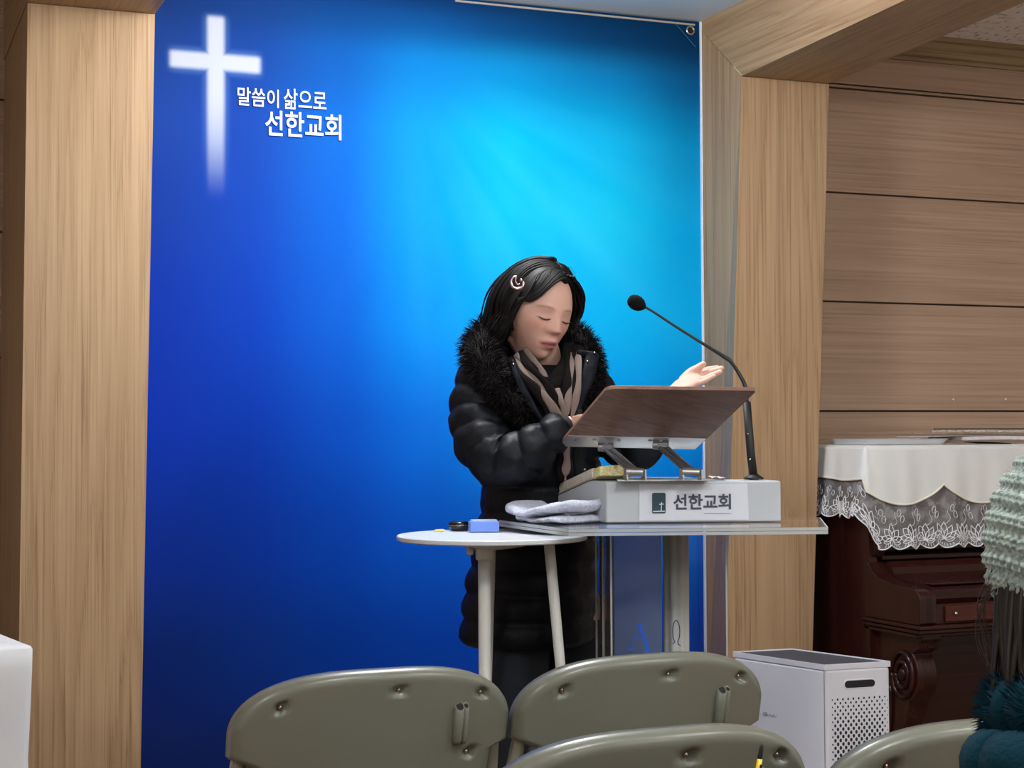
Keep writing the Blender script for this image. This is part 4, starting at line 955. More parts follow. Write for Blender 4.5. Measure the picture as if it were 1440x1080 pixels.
MB().hexa([k0+e1*a_+e2*b_+V(0, 0, -.035) for a_, b_ in ((.02, .02), (Lx-.02, .02), (Lx-.02, Ly-.02), (.02, Ly-.02))], [k0+e1*a_+e2*b_+V(0, 0, -.006) for a_, b_ in ((.02, .02), (Lx-.02, .02), (Lx-.02, Ly-.02), (.02, Ly-.02))]).build('table_top', M_FRAME, dt)
for a_, b_ in ((.06, .05), (Lx-.06, .05), (.06, Ly-.05), (Lx-.06, Ly-.05)):
    p = k0+e1*a_+e2*b_; MB().box((p.x-.02, p.y-.02, 0), (p.x+.02, p.y+.02, .715)).build('leg', M_FRAME, dt)

# ------------------------------------------------------------------ people: shared anatomy
def gs(a, b, sa, sb): return math.exp(-(a/sa)**2-(b/sb)**2)
def head_geo(nu=120, nv=90):
    """sculpted head; x to its left side as seen from the front, face towards -y, origin mid-head"""
    m = MB(); rings = []
    for j in range(nv+1):
        ph = -PI/2+PI*j/nv; ph = max(min(ph, PI/2-.01), -PI/2+.01); ring = []
        for i in range(nu):
            a = 2*PI*i/nu; cx, cy = math.sin(a), -math.cos(a)
            r_ = abs(math.cos(ph))**.85; sz = math.sin(ph)
            z = sz*(.100 if sz > 0 else .118)
            x = .0745*cx*r_; y = (.088 if cy < 0 else .098)*cy*r_
            tp = sm(-z, .005, .118); x *= 1-.36*tp
            if cy > 0: y *= 1-.42*sm(-z, .03, .118)
            else: y = y*(1+.10*tp)-.010*tp*max(-cy, 0)
            if cy < .2:
                f = 0; ax_ = abs(x); zr = z; 
                br = max(0, min(1, (.018-z)/.052))
                if -.050 < z < .020: f += -.0200*(br**1.15)*(1-sm(-z, .030, .046))*math.exp(-(x/(.0075+.006*br))**2)
                f += -.0075*gs(ax_-.0125, z+.033, .0065, .0075)
                f += .0085*gs(ax_-.030, z+.002, .017, .010)                # sockets
                f += -.0065*gs(ax_-.031, z+.0045, .0125, .0080)             # lids over the eyes
                f += .0018*gs(ax_-.031, z+.0105, .013, .0022)              # lid line
                f += -.0035*gs(ax_-.028, z-.017, .020, .007)               # brow ridge
                f += -.0045*gs(ax_-.044, z+.026, .016, .018)               # cheekbone
                f += .0030*gs(ax_-.024, z+.050, .006, .020)                # nasolabial
                f += -.0062*gs(x, z+.0610, .020, .0052)-.0068*gs(x, z+.0735, .0165, .0058)
                f += .0050*gs(x, z+.0668, .024, .0020)+.003*gs(x, z+.083, .016, .005)
                f += .0015*gs(x, z+.052, .003, .006)
                f += -.0085*gs(x, z+.101, .019, .014)                      # chin
                y += f*(1 if cy < 0 else max(0, 1-cy*5))
            ring.append(V(x, y, z))
        rings.append(ring)
    m.loft(rings)
    for s_ in (-1, 1):      # ears
        m.ball((s_*.074, .012, -.012), .008, .016, .030, 16)
    return m
def blob(m, pts, n=18, sub=10, sx=1.0):
    """limb as a smooth tapered tube: pts are (point, radius)"""
    P = spline([p for p, r in pts], len(pts)*sub); rr = lerp_list([r for p, r in pts], len(pts)*sub)
    e = [rr[0]*.6]; m.tube([P[0]-(P[1]-P[0]).normalized()*rr[0]*.5]+P+[P[-1]+(P[-1]-P[-2]).normalized()*rr[-1]*.5], [rr[0]*.6]+rr+[rr[-1]*.55], n, up=None)
    return m
def finger(m, pts, r0, r1):
    P = spline(pts, 16); rr = [r0+(r1-r0)*k/15+.0007*math.exp(-((k-8)/1.5)**2) for k in range(16)]
    t = (P[-1]-P[-2]).normalized()
    m.tube([P[0]]+P[1:]+[P[-1]+t*r1*.6, P[-1]+t*r1*.95], rr+[r1*.8, r1*.3], 12)
def palm(m, secs):
    """secs: (centre, width vector, thickness vector)"""
    rings = []
    for c, wv, tv in secs:
        rings.append([c+wv*math.copysign(abs(math.cos(a))**.8, math.cos(a))+tv*math.copysign(abs(math.sin(a))**.8, math.sin(a)) for a in np.linspace(0, 2*PI, 25)[:-1]])
    m.loft(rings)
def fuse(m, voxel, name, mats, parent, smooth_it=4, attr=None):
    """grow one continuous surface out of the overlapping volumes"""
    org = WORG[parent.name]
    me = bpy.data.meshes.new('tmp'); me.from_pydata([tuple(Vector(p)-org) for p in m.v], [], m.f); me.update()
    bm = bmesh.new(); bm.from_mesh(me); bmesh.ops.recalc_face_normals(bm, faces=bm.faces); bm.to_mesh(me); bm.free()
    o = bpy.data.objects.new('tmp', me); COL.objects.link(o)
    r_ = o.modifiers.new('r', 'REMESH'); r_.mode = 'VOXEL'; r_.voxel_size = voxel; r_.use_smooth_shade = True
    if smooth_it: q = o.modifiers.new('s', 'SMOOTH'); q.factor = .5; q.iterations = smooth_it
    bpy.context.view_layer.update()
    me2 = bpy.data.meshes.new_from_object(o.evaluated_get(bpy.context.evaluated_depsgraph_get()))
    bpy.data.objects.remove(o); me2.name = name; me2.materials.clear()
    for x in mats: me2.materials.append(x)
    me2.polygons.foreach_set('use_smooth', [True]*len(me2.polygons))
    o = bpy.data.objects.new(name, me2); COL.objects.link(o); o.parent = parent; WORG[o.name] = org
    return o
def paint_skin(o, org, MH, base, lip, brow, blush):
    me = o.data; n = len(me.vertices); co = np.zeros(n*3); me.vertices.foreach_get('co', co); co = co.reshape(-1, 3)+np.array(org)
    Mi = np.array(MH.inverted()); L = co@Mi[:3, :3].T+Mi[:3, 3]
    x, y, z = L[:, 0], L[:, 1], L[:, 2]; ax_ = np.abs(x); col = np.tile(np.array(base[:3]), (n, 1)); fr = (y < -.05)
    def mixin(w_, c): 
        nonlocal col
        w_ = np.clip(w_*fr, 0, 1)[:, None]; col = col*(1-w_)+np.array(c[:3])*w_
    mixin(.35*np.exp(-((ax_-.040)/.020)**2-((z+.028)/.018)**2), blush)
    mixin(.25*np.exp(-((x)/.016)**2-((z+.030)/.012)**2), blush)
    zl = z+.067; hw_ = .023
    mixin(.85*(1/(1+np.exp((ax_-hw_)/.0014)))*(1/(1+np.exp((np.abs(zl+.0005)-.0095*(1-(ax_/.027)**2))/.0009))), lip)
    mixin(.75*np.exp(-(zl/.0011)**2)*(ax_ < .021), (.05, .015, .015))
    bz = .0175-.0035*((ax_-.030)/.018)**2
    mixin(.62*np.exp(-((z-bz)/.0021)**2)*(1/(1+np.exp((np.abs(ax_-.031)-.017)/.002))), brow)
    mixin(.28*np.exp(-((ax_-.031)/.014)**2-((z+.001)/.004)**2), lip)
    lz = -.0115+.0030*((ax_-.031)/.015)**2
    mixin(.80*np.exp(-((z-lz)/.0011)**2)*(1/(1+np.exp((np.abs(ax_-.031)-.0145)/.0012))), (.03, .018, .015))
    ly_ = me.color_attributes.new('tone', 'FLOAT_COLOR', 'POINT')
    ly_.data.foreach_set('color', np.hstack([col, np.ones((n, 1))]).astype(np.float32).ravel())
M_SKIN = mat('skin', lin(205, 160, 138), .48, spec=.35, Subsurface_Weight=.12, Subsurface_Scale=.01)
bsdf(M_SKIN).inputs['Subsurface Radius'].default_value = (1, .35, .2)
va = nd(M_SKIN, 'ShaderNodeVertexColor', layer_name='tone'); ln(M_SKIN, va.outputs[0], bsdf(M_SKIN).inputs['Base Color'])
bump(M_SKIN, 900, .0003, .15)
M_HAIR = mat('black_hair', (.0045, .0035, .0035, 1), .52, spec=.16)
M_LASH = mat('lash', (.012, .008, .008, 1), .6)
M_COAT = bump(mat('black_quilted_nylon', (.0030, .0042, .0075, 1), .5, spec=.2), 34, .004, .45, 5)
M_RIB = bump(mat('ribbed_cuff', (.02, .017, .018, 1), .9), 300, .001, .5)

# ------------------------------------------------------------------ woman at the lectern
DW = 3.8; wb_ = at(745, 613, d=DW); wb_.z = 0
wom = wroot('person', wb_, 'woman in a black hooded puffer coat reading at the lectern with one hand raised', 'person')
hc = at(756, 435, d=3.80)
MH = Matrix.Translation(hc) @ Matrix.Rotation(R(10), 4, 'Z') @ Matrix.Rotation(R(15), 4, 'X') @ Matrix.Rotation(R(7), 4, 'Y')
def hd(x, y, z): return MH @ V(x, y, z)
body = MB(); hg = head_geo(); body.add([MH @ Vector(p) for p in hg.v], hg.f)
def A(x, y, d): return at(x, y, d=d)
blob(body, [(hd(0, .025, -.055), .054), (A(757, 495, 3.83), .050), (A(757, 520, 3.86), .056), (A(757, 545, 3.87), .075)])
# trunk
TR = MB()
def ell(c, a, b, rz, n=48, f=None):
    out = []
    for k in range(n):
        t = 2*PI*k/n; x = a*math.cos(t); y = b*math.sin(t)
        if f: g_ = f(t); x *= g_; y *= g_
        out.append(V(c.x+x*math.cos(rz)-y*math.sin(rz), c.y+x*math.sin(rz)+y*math.cos(rz), c.z))
    return out
RZ = R(0)
def cen(px, z, d=3.85):
    p = at(px, 613-(z-1.18)*605, d=d); p.z = z; return p
body.loft([ell(cen(757, z), a, b, RZ) for z, a, b in ((1.33, .05, .05), (1.315, .12, .07), (1.28, .145, .085), (1.15, .125, .09), (1.02, .115, .085), (.9, .13, .10), (.78, .135, .10), (.72, .09, .08))])
SL1 = [(706, 515, 3.80, .052), (682, 535, 3.77, .060), (672, 578, 3.74, .063), (680, 622, 3.69, .063), (708, 648, 3.65, .058), (744, 634, 3.635, .052), (778, 610, 3.64, .039), (795, 600, 3.65, .031)]
SL2 = [(806, 525, 3.90, .050), (828, 548, 3.91, .057), (846, 588, 3.88, .058), (872, 622, 3.82, .055), (902, 624, 3.78, .052), (925, 592, 3.77, .042), (938, 563, 3.77, .034)]
W1, W2 = A(800, 598, 3.652), A(944, 552, 3.77)
blob(body, [(A(*p[:3]), min(.040, p[3]*.62)) for p in SL1]+[(W1, .023)]); blob(body, [(A(*p[:3]), min(.040, p[3]*.62)) for p in SL2]+[(W2, .022)])
# raised left hand, palm up
bw_ = lambda dx, dy, dd: A(960+dx, 535+dy, 3.78+dd)-A(960, 535, 3.78)
palm(body, [(A(944, 553, 3.77), bw_(0, -7, .018), bw_(-3, -6, -.006)), (A(952, 547, 3.77), bw_(0, -9, .026), bw_(-3, -6, -.008)), (A(964, 540, 3.775), bw_(1, -11, .034), bw_(-3, -6, -.008)),
            (A(976, 535, 3.78), bw_(1, -10, .035), bw_(-2, -5, -.008)), (A(986, 532, 3.785), bw_(1, -7, .030), bw_(-2, -4, -.006))])
for pts, r0_, r1_ in (([(978, 528, 3.812), (990, 522, 3.812), (1000, 519, 3.812), (1009, 517, 3.81)], .0088, .0066),
                      ([(980, 531, 3.795), (993, 526, 3.795), (1005, 521, 3.79), (1015, 518, 3.785)], .0090, .0068),
                      ([(980, 536, 3.778), (993, 532, 3.775), (1004, 527, 3.772), (1013, 523, 3.768)], .0086, .0066),
                      ([(976, 540, 3.762), (987, 538, 3.758), (997, 533, 3.754), (1004, 529, 3.75)], .0078, .0060),
                      ([(960, 536, 3.80), (970, 525, 3.80), (979, 519, 3.795), (989, 512, 3.79)], .0130, .0078)):
    finger(body, [A(*p) for p in pts], r0_, r1_)
# right hand resting on the top of the board
def onb(u_, v_, h_): return bpt(u_, v_, .009+h_)
hp0 = onb(.030, .075, .022)
W1b = hp0+(W1-hp0)*.35
palm(body, [(W1, V(0, 0, .020), bdn*.026), (W1b, bnn*.016, bdn*.030), (hp0, bnn*.013, bdn*.038), (hp0+bu*.035+bdn*.010, bnn*.012, bdn*.038), (hp0+bu*.058+bdn*.015, bnn*.009, bdn*.033)])
for k, (dv_, L_) in enumerate(((.030, .062), (.012, .072), (-.007, .066), (-.024, .052))):
    b0_ = hp0+bu*.05+bdn*(.015+dv_)
    finger(body, [b0_-bu*.01, b0_+bu*L_*.45+bnn*.005, b0_+bu*L_*.8-bnn*.004, b0_+bu*L_-bnn*.012], .0086, .0066)
finger(body, [hp0+bdn*.02, hp0+bdn*.045+bu*.015, hp0+bdn*.058+bu*.035-bnn*.006, hp0+bdn*.062+bu*.052-bnn*.012], .0125, .0078)
# legs and feet
for px, dd in ((724, 3.80), (808, 3.88)):
    hip, kn, an = cen(px+6, .76, dd), cen(px, .45, dd-.01), cen(px-2, .09, dd+.02)
    blob(body, [(hip, .075), ((hip+kn)/2, .062), (kn, .046), ((kn+an)/2, .044), (an, .030)])
    tz_ = V(.05, -.13, 0); blob(body, [(an+V(-.01, .02, -.045), .030), (an+tz_*.5+V(0, 0, -.050), .030), (an+tz_+V(0, 0, -.058), .024)])
bo_ = fuse(body, .0029, 'body', [M_SKIN], wom, 3)
paint_skin(bo_, WORG[wom.name], MH, lin(206, 164, 148), lin(158, 86, 90), lin(80, 56, 48), lin(194, 120, 108))
# closed, downcast eyes: lash lines and a sliver of the eye
for s_ in (-1, 1):
    P = [hd(s_*(.0165+.029*t), -.0885+.0095*t**1.6+.0030*(1-t)**2, -.0085-.0040*math.sin(PI*t)+.0015*t) for t in np.linspace(0, 1, 12)]
    # settle on the face surface
    MB().tube(P, [.0006+.0009*math.sin(PI*k/11*.9+.2) for k in range(12)], 6).build('eyelashes', M_LASH, wom, smooth=True)

# coat -------------------------------------------------------------
def puff(v, h, am): 
    q = abs(math.sin(PI*v/h)); return am*(q**.55)
m = MB(); rings = []
prof = [(1.335, 757, .075, .070), (1.315, 757, .130, .090), (1.28, 756, .158, .112), (1.22, 757, .158, .125), (1.12, 757, .150, .130), (1.05, 757, .140, .125), (1.00, 757, .138, .122), (.95, 755, .142, .126), (.88, 751, .150, .135), (.78, 745, .158, .140), (.70, 742, .160, .142), (.683, 742, .152, .136)]
zs_ = [p[0] for p in prof]
z = 1.335
while z > .682:
    k = max(i for i in range(len(prof)) if prof[i][0] >= z); k = min(k, len(prof)-2); t = (prof[k][0]-z)/(prof[k][0]-prof[k+1][0]); t = t*t*(3-2*t) if False else t
    px, a, b = [prof[k][j]*(1-t)+prof[k+1][j]*t for j in (1, 2, 3)]
    hgt = .062; ph = puff(z-.683, hgt, .012)
    waist = -.006*math.exp(-((z-1.03)/.02)**2)
    f = lambda t_, z=z, ph=ph: 1+(ph+waist+.0035*noise.noise(V(math.cos(t_)*5, math.sin(t_)*5, z*14))+.003*noise.noise(V(math.cos(t_)*14, math.sin(t_)*14, z*30)))/.14
    rings.append(ell(cen(px, z, 3.84), a*.94, b, RZ, 96, f)); z -= .0052
m.loft(rings); m.build('coat', M_COAT, wom, smooth=True)
def sleeve(pts, nm):
    P = spline([A(*p[:3]) for p in pts], 120); rr = lerp_list([p[3] for p in pts], 120)
    L = [0]
    for i in range(119): L.append(L[-1]+(P[i+1]-P[i]).length)
    m = MB(); rings = []; pv = None
    for i, p in enumerate(P):
        t = (P[min(i+1, 119)]-P[max(i-1, 0)]).normalized()
        a_ = V(0, 0, 1) if pv is None else pv
        a_ = (a_-t*a_.dot(t)).normalized(); pv = a_; b_ = t.cross(a_)
        ring = []
        for k in range(40):
            an = 2*PI*k/40; r_ = rr[i]-.006+puff(L[i]+.012*math.sin(an+1), .052, .011)+.0045*noise.noise(V(L[i]*20, math.cos(an)*2.2, math.sin(an)*2.2))+.003*noise.noise(V(L[i]*60, math.cos(an)*4, math.sin(an)*4))
            ring.append(p+a_*r_*math.cos(an)+b_*r_*math.sin(an))
        rings.append(ring)
    m.loft(rings); return m.build(nm, M_COAT, wom, smooth=True), P
sl1, P1 = sleeve(SL1, 'right_sleeve')
sl2, P2 = sleeve(SL2, 'left_sleeve')
for P, nm in ((P1, 'cuff'), (P2, 'cuff')):
    t = (P[-1]-P[-6]).normalized(); e = P[-1]
    MB().tube([e-t*.006, e, e+t*.008, e+t*.011], [.026, .029, .028, .024], 24).build(nm, M_RIB, wom, smooth=True)
t = (P2[-1]-P2[-6]).normalized(); e = P2[-1]+t*.012
MB().tube([e+(V(math.cos(a)*.0, 0, 0))+(t.cross(V(0, 0, 1)).normalized()*.0255*math.cos(a))+(t.cross(t.cross(V(0, 0, 1))).normalized()*.0255*math.sin(a)) for a in np.linspace(0, 2*PI, 25)], .0016, 6).build('shirt_cuff', mat('shirt_white', lin(225, 225, 225), .7), wom, smooth=True)
# open collar flaps with a glossy dark facing and snap buttons
M_FACE = bump(mat('glossy_navy_lining', (.0025, .004, .009, 1), .5, spec=.12), 60, .004, .6, 4)
def ribbon(pts, wd, th, nm, mt_, par, n=40, nrm=None, tw=0):
    P = spline(pts, n); W_ = lerp_list(wd, n); rings = []
    for i, p in enumerate(P):
        t = (P[min(i+1, n-1)]-P[max(i-1, 0)]).normalized(); nv = (EYE-p).normalized(); sv = t.cross(nv).normalized(); nv = sv.cross(t)
        rings.append([p+sv*W_[i]*math.copysign(abs(math.cos(a))**.7, math.cos(a))+nv*th*math.sin(a)*(1+.4*noise.noise(V(i*.2, a, 2))) for a in np.linspace(0, 2*PI, 17)[:-1]])
    return MB().loft(rings).build(nm, mt_, par, smooth=True)
ribbon([A(721, 508, 3.70), A(727, 530, 3.68), A(742, 560, 3.665), A(764, 596, 3.665)], [.005, .009, .009, .006], .006, 'collar_flap', M_FACE, wom)
ribbon([A(833, 498, 3.74), A(826, 530, 3.71), A(815, 560, 3.70), A(806, 592, 3.70)], [.015, .016, .014, .010], .007, 'collar_flap', M_FACE, wom)
ribbon([A(812, 496, 3.745), A(838, 499, 3.735)], [.008, .006], .006, 'collar_flap', M_FACE, wom, 12)
ribbon([A(812, 575, 3.70), A(812, 600, 3.69), A(812, 640, 3.69), A(815, 680, 3.70)], [.012, .012, .011, .010], .008, 'placket', M_COAT, wom)
for x_, y_, d_ in ((722, 512, 3.688), (836, 496, 3.724), (805, 582, 3.688), (822, 660, 3.69), (826, 508, 3.72)):
    MB().ball(A(x_, y_, d_), .0026, n=10).build('snap_button', M_CHROME, wom, smooth=True)
# scarf: bundled folds, taupe and dark brown
M_TAU = bump(mat('taupe_scarf', lin(120, 104, 98), .9), 300, .001, .5); M_DKB = bump(mat('dark_brown_scarf', lin(22, 18, 18), .95, spec=.1), 300, .001, .5)
scf = wroot('tmp', wb_) if False else None
core = MB(); blob(core, [(A(758, 540, 3.82), .050), (A(764, 556, 3.775), .046), (A(774, 580, 3.74), .036), (A(784, 605, 3.715), .022)])
sc = core.build('scarf', M_DKB, wom, smooth=True)
def bundle(pts, offs, wd, mt_s):
    for k, (o_, mt_) in enumerate(zip(offs, mt_s)):
        P = spline([A(x, y, d) for x, y, d in pts], 40); Q = []
        for i, p in enumerate(P):
            t = (P[min(i+1, 39)]-P[max(i-1, 0)]).normalized(); sv = t.cross((EYE-p).normalized()).normalized()
            Q.append(p+sv*(o_+.0020*math.sin(i*.25+k*2))+(EYE-p).normalized()*(.003*math.sin(i*.16+k*1.9)))
        MB().tube(Q, [wd[k % len(wd)]*1.5*(.62+.30*math.sin(PI*i/39)+.22*math.sin(i*.31+k*2.7)) for i in range(40)], 12, flat=.42, up=(EYE-Q[20]).normalized()).build('scarf_fold', mt_, sc, smooth=True)
bundle([(724, 499, 3.735), (738, 520, 3.69), (760, 546, 3.67), (776, 572, 3.665), (786, 600, 3.675)], [-.014, -.006, .003, .012], [.0065, .0058, .0055, .007], [M_DKB, M_TAU, M_TAU, M_DKB])
bundle([(735, 492, 3.76), (752, 514, 3.715), (762, 534, 3.695), (766, 550, 3.69)], [-.006, .004], [.0055, .005], [M_TAU, M_DKB])
bundle([(808, 486, 3.80), (804, 506, 3.75), (794, 528, 3.71), (777, 546, 3.69), (760, 545, 3.695)], [-.014, -.004, .006, .015], [.0085, .0080, .0085, .009], [M_DKB, M_DKB, M_DKB, M_DKB])
bundle([(806, 496, 3.75), (807, 516, 3.715), (804, 545, 3.69), (797, 580, 3.68), (790, 606, 3.685)], [-.012, -.004, .005, .013], [.0058, .0055, .006, .006], [M_TAU, M_DKB, M_TAU, M_DKB])
bundle([(778, 548, 3.68), (784, 570, 3.668), (786, 590, 3.672), (784, 607, 3.685)], [-.010, .0, .010], [.0058, .005, .006], [M_TAU, M_DKB, M_TAU])
bundle([(793, 610, 3.70), (793, 640, 3.69), (791, 662, 3.69), (790, 676, 3.695)], [-.006, .005], [.007, .0065], [mat('pinkish_scarf_end', lin(150, 122, 118), .9), M_DKB])
# fur-trimmed hood
M_FUR = mat('dark_fur', (.006, .005, .0055, 1), .8, spec=.1); M_FURT = mat('fur_tips', (.016, .012, .011, 1), .75, spec=.15)
fp_ = [(752, 590, 3.69, .018), (728, 572, 3.68, .028), (704, 548, 3.69, .036), (682, 518, 3.72, .046), (677, 488, 3.80, .050), (702, 466, 3.90, .050), (752, 462, 3.96, .050), (798, 474, 3.95, .046), (821, 494, 3.88, .040), (829, 520, 3.81, .036), (828, 548, 3.76, .030), (818, 575, 3.73, .020)]
P = spline([A(*p[:3]) for p in fp_], 90); rr = lerp_list([p[3]*.82 for p in fp_], 90)
hood = MB().tube(P, rr, 20).build('hood_fur', M_FUR, wom, smooth=True)
fm = [MB(), MB()]
for k in range(15000):
    i = rnd.random()*88; j = int(i); f = i-j; p = P[j].lerp(P[j+1], f); r_ = rr[j]*(1-f)+rr[j+1]*f
    t = (P[j+1]-P[j]).normalized(); a_ = V(0, 0, 1); a_ = (a_-t*a_.dot(t)).normalized(); b_ = t.cross(a_); an = rnd.random()*2*PI
    n_ = a_*math.cos(an)+b_*math.sin(an); cl = noise.noise_vector((p+n_*r_)*28)
    dr = (n_+t*(.25*rnd.uniform(-1, 1))+V(0, 0, -.25)+cl*.55).normalized(); L_ = rnd.uniform(.013, .030)*(.6+.4*r_/.04)
    s0_ = p+n_*r_*.92; sd2 = dr.cross(n_+V(rnd.uniform(-1, 1), rnd.uniform(-1, 1), rnd.uniform(-1, 1))*.7); sd2 = sd2.normalized()*.0009 if sd2.length > 1e-4 else t*.0009
    e_ = s0_+dr*L_*.6; e2_ = s0_+dr*L_+V(0, 0, -.003)+cl*.004
    fm[0 if rnd.random() < .72 else 1].add([s0_-sd2, s0_+sd2, e_+sd2*.7, e_-sd2*.7, e2_], [(0, 1, 2, 3), (3, 2, 4)])
for q, mt_ in zip(fm, (M_FUR, M_FURT)): tag(q.build('fur_tufts', mt_, hood, smooth=True, fix=False), kind='stuff')
# hood bag lying on the back
m = MB(); m.ball((0, 0, 0), .115, .06, .13, 24, M=Matrix.Translation(A(752, 520, 3.99))); m.build('hood', M_COAT, wom, smooth=True)

# trousers, shoes
M_TRO = bump(mat('dark_trousers', (.006, .010, .018, 1), .8), 40, .004, .4)
for px, dd in ((724, 3.80), (808, 3.88)):
    hip, kn, an = cen(px+4, .74, dd), cen(px, .45, dd-.01), cen(px-2, .075, dd+.02)
    m = MB(); P = spline([hip, (hip+kn)/2, kn, (kn+an)/2, an], 50); rr = lerp_list([.080, .072, .062, .058, .055], 50)
    rings = []
    for i, p in enumerate(P): rings.append([V(p.x+(rr[i]+.004*noise.noise(V(i*.2, math.cos(a)*2, math.sin(a)*2+px)))*math.cos(a), p.y+(rr[i]+.004*noise.noise(V(i*.2, math.cos(a)*2, math.sin(a)*2)))*math.sin(a), p.z) for a in np.linspace(0, 2*PI, 33)[:-1]])
    m.loft(rings).build('trouser_leg', M_TRO, wom, smooth=True)
    b_ = V(an.x-.01, an.y+.02, 0); tz_ = V(.055, -.15, 0)
    m = MB(); rings = []
    for k in range(14):
        t = k/13; c = b_+tz_*(t*1.25-.15); wd_ = .036*(1-.25*abs(t-.55)*2)*math.sin(max(.25, min(1, (t+.12)*4, (1.12-t)*4))*PI/2); hh = .075*(1-sm(t, .25, .7))+.042*sm(t, .25, .7)
        sv = V(.94, .34, 0); rings.append([V(c.x, c.y, 0)+sv*wd_*math.copysign(abs(math.cos(a))**.7, math.cos(a))+V(0, 0, hh/2+.001+hh/2*math.copysign(abs(math.sin(a))**.8, math.sin(a))) for a in np.linspace(0, 2*PI, 21)[:-1]])
    m.loft(rings).build('shoe', M_BLACK, wom, smooth=True)

# hair -------------------------------------------------------------
hm = MB(); caps = []
for j in range(36):
    ph = PI/2*.999-(PI/2+.55)*j/35; ring = []
    for i in range(72):
        a = 2*PI*i/72; cx, cy = math.sin(a), -math.cos(a); cz = math.sin(ph); cr = math.cos(ph)
        x = .0795*cx*cr; y = (.091 if cy < 0 else .108)*cy*cr; z = .1075*cz
        # pull back from the face
        zh = .084-.050*(min(abs(x-.016), .075)/.070)**2
        if cy < 0 and z < zh+.006:
            lim = (-.032 if z > -.0 else -.010) - .07*sm(z, zh-.010, zh+.006)
            if y < lim: y = lim+(y-lim)*.02
        ring.append(hd(x, y, z))
    caps.append(ring)
# only the part of the cap behind the hairline is kept: the front wall tucks under the locks
hm.loft(caps)
hair = hm.build('hair', M_HAIR, wom, smooth=True)
lk = MB(); rh = random.Random(3)
def lock(pts, r0_, r1_, n=26, flat=.55):
    P = spline(pts, n); lk.tube([hd(*p) for p in P], [max(.0006, (r0_+(r1_-r0_)*(k/(n-1)))*math.sin(min(1, (n-1-k+.6)/5)*PI/2)) for k in range(n)], 7, flat=flat)
PXP = .018         # side part
for k in range(420):
    s_ = -1 if k % 2 == 0 else 1
    y0 = -.078+.165*rh.random()**1.15; jit = lambda a: rh.uniform(-a, a)
    kx = math.sqrt(max(.05, 1-(y0/.118)**2)); zt = .1085*math.sqrt(max(.1, 1-(max(0, -y0)/.106)**2-(max(0, y0)/.13)**2))
    A_ = .080 if s_ < 0 else .084; pts = []; out = .004+.010*rh.random()
    fw = sm(-y0, -.01, .08)
    yt = y0+fw*.046+.008           # sweep back to clear the face
    for t in np.linspace(0, 1, 5):
        an = t*R(88); x = PXP*(1-t)+s_*(A_+out)*math.sin(an)*(kx*(1-t)+max(kx, .92)*t); z = zt*math.cos(an)+.006*math.sin(PI*t)
        y = y0+(yt-y0)*sm(t, -.35, .55)
        pts.append(V(x, y, z+out*.4))
    ln_ = rh.uniform(.105, .140) if s_ < 0 else rh.uniform(.045, .115)
    ph = rh.random()*6; wv = .006 if s_ < 0 else .011
    flick = (.034 if s_ < 0 else .010)*rh.uniform(.3, 1)
    for t in np.linspace(.2, 1, 6):
        x = s_*((A_+out)*(1-.10*math.sin(PI*t))+flick*sm(t, .6, 1)); z = -ln_*t
        pts.append(V(x+wv*math.sin(t*7+ph)*t, yt+.018*t*(1 if yt > -.03 else .4)+wv*math.cos(t*6+ph)*t, z))
    lock(pts, rh.uniform(.0028, .0055), rh.uniform(.001, .0025))
def zhl(x): return .084-.050*(min(abs(x-.016), .075)/.070)**2
for k in range(330):         # fringe swept from the part along the hairline
    s_ = -1 if k % 3 else 1; off = .001+.085*rh.random()**1.4; lift = .002+.004*rh.random(); pts = []; x1 = -.0765 if s_ < 0 else .080
    for t in np.linspace(0, 1, 8):
        x = .017+(x1-.017)*t; z = min(zhl(x)+off*(1-.3*t), .104, .1085*math.sqrt(max(.05, 1-(x/.0815)**2))*.96)-.010*t*t
        yy = max(0.02, 1-(x/.0815)**2-(z/.1085)**2); y = -.092*math.sqrt(yy)-lift
        y = min(y, -.050 if s_ < 0 else -.034) if t > .8 else y
        pts.append(V(x*(1+.0*t), y, z))
    ph = rh.random()*6; L_ = rh.uniform(.08, .13) if s_ < 0 else rh.uniform(.05, .10)
    for t in np.linspace(.2, 1, 5): pts.append(V(x1*(1.02+.07*math.sin(PI*t*.6))+s_*.012*t*t+.005*math.sin(t*7+ph)*t, (-.050+.020*t if s_ < 0 else -.032)+off*.7+.006*math.sin(t*6+ph)*t+.012*t, pts[7].z-L_*t))
    lock(pts, rh.uniform(.0022, .0042), rh.uniform(.0008, .002), 34)
for k in range(90):          # back of the head
    az = R(rh.uniform(-75, 75)); out = .004+.012*rh.random(); pts = []
    for t in np.linspace(0, 1, 5):
        an = t*R(95); rr_ = (.112+out)*math.sin(an); pts.append(V(PXP*(1-t)+.80*rr_*math.sin(az), .01+rr_*math.cos(az), (.106+out)*math.cos(an)))
    for t in np.linspace(.25, 1, 5):
        pts.append(V(.80*(.112+out)*math.sin(az)+.006*math.sin(t*6+k), .01+(.112+out)*math.cos(az)*(1-.22*t), -.14*t-.01))
    lock(pts, rh.uniform(.006, .009), rh.uniform(.002, .004))
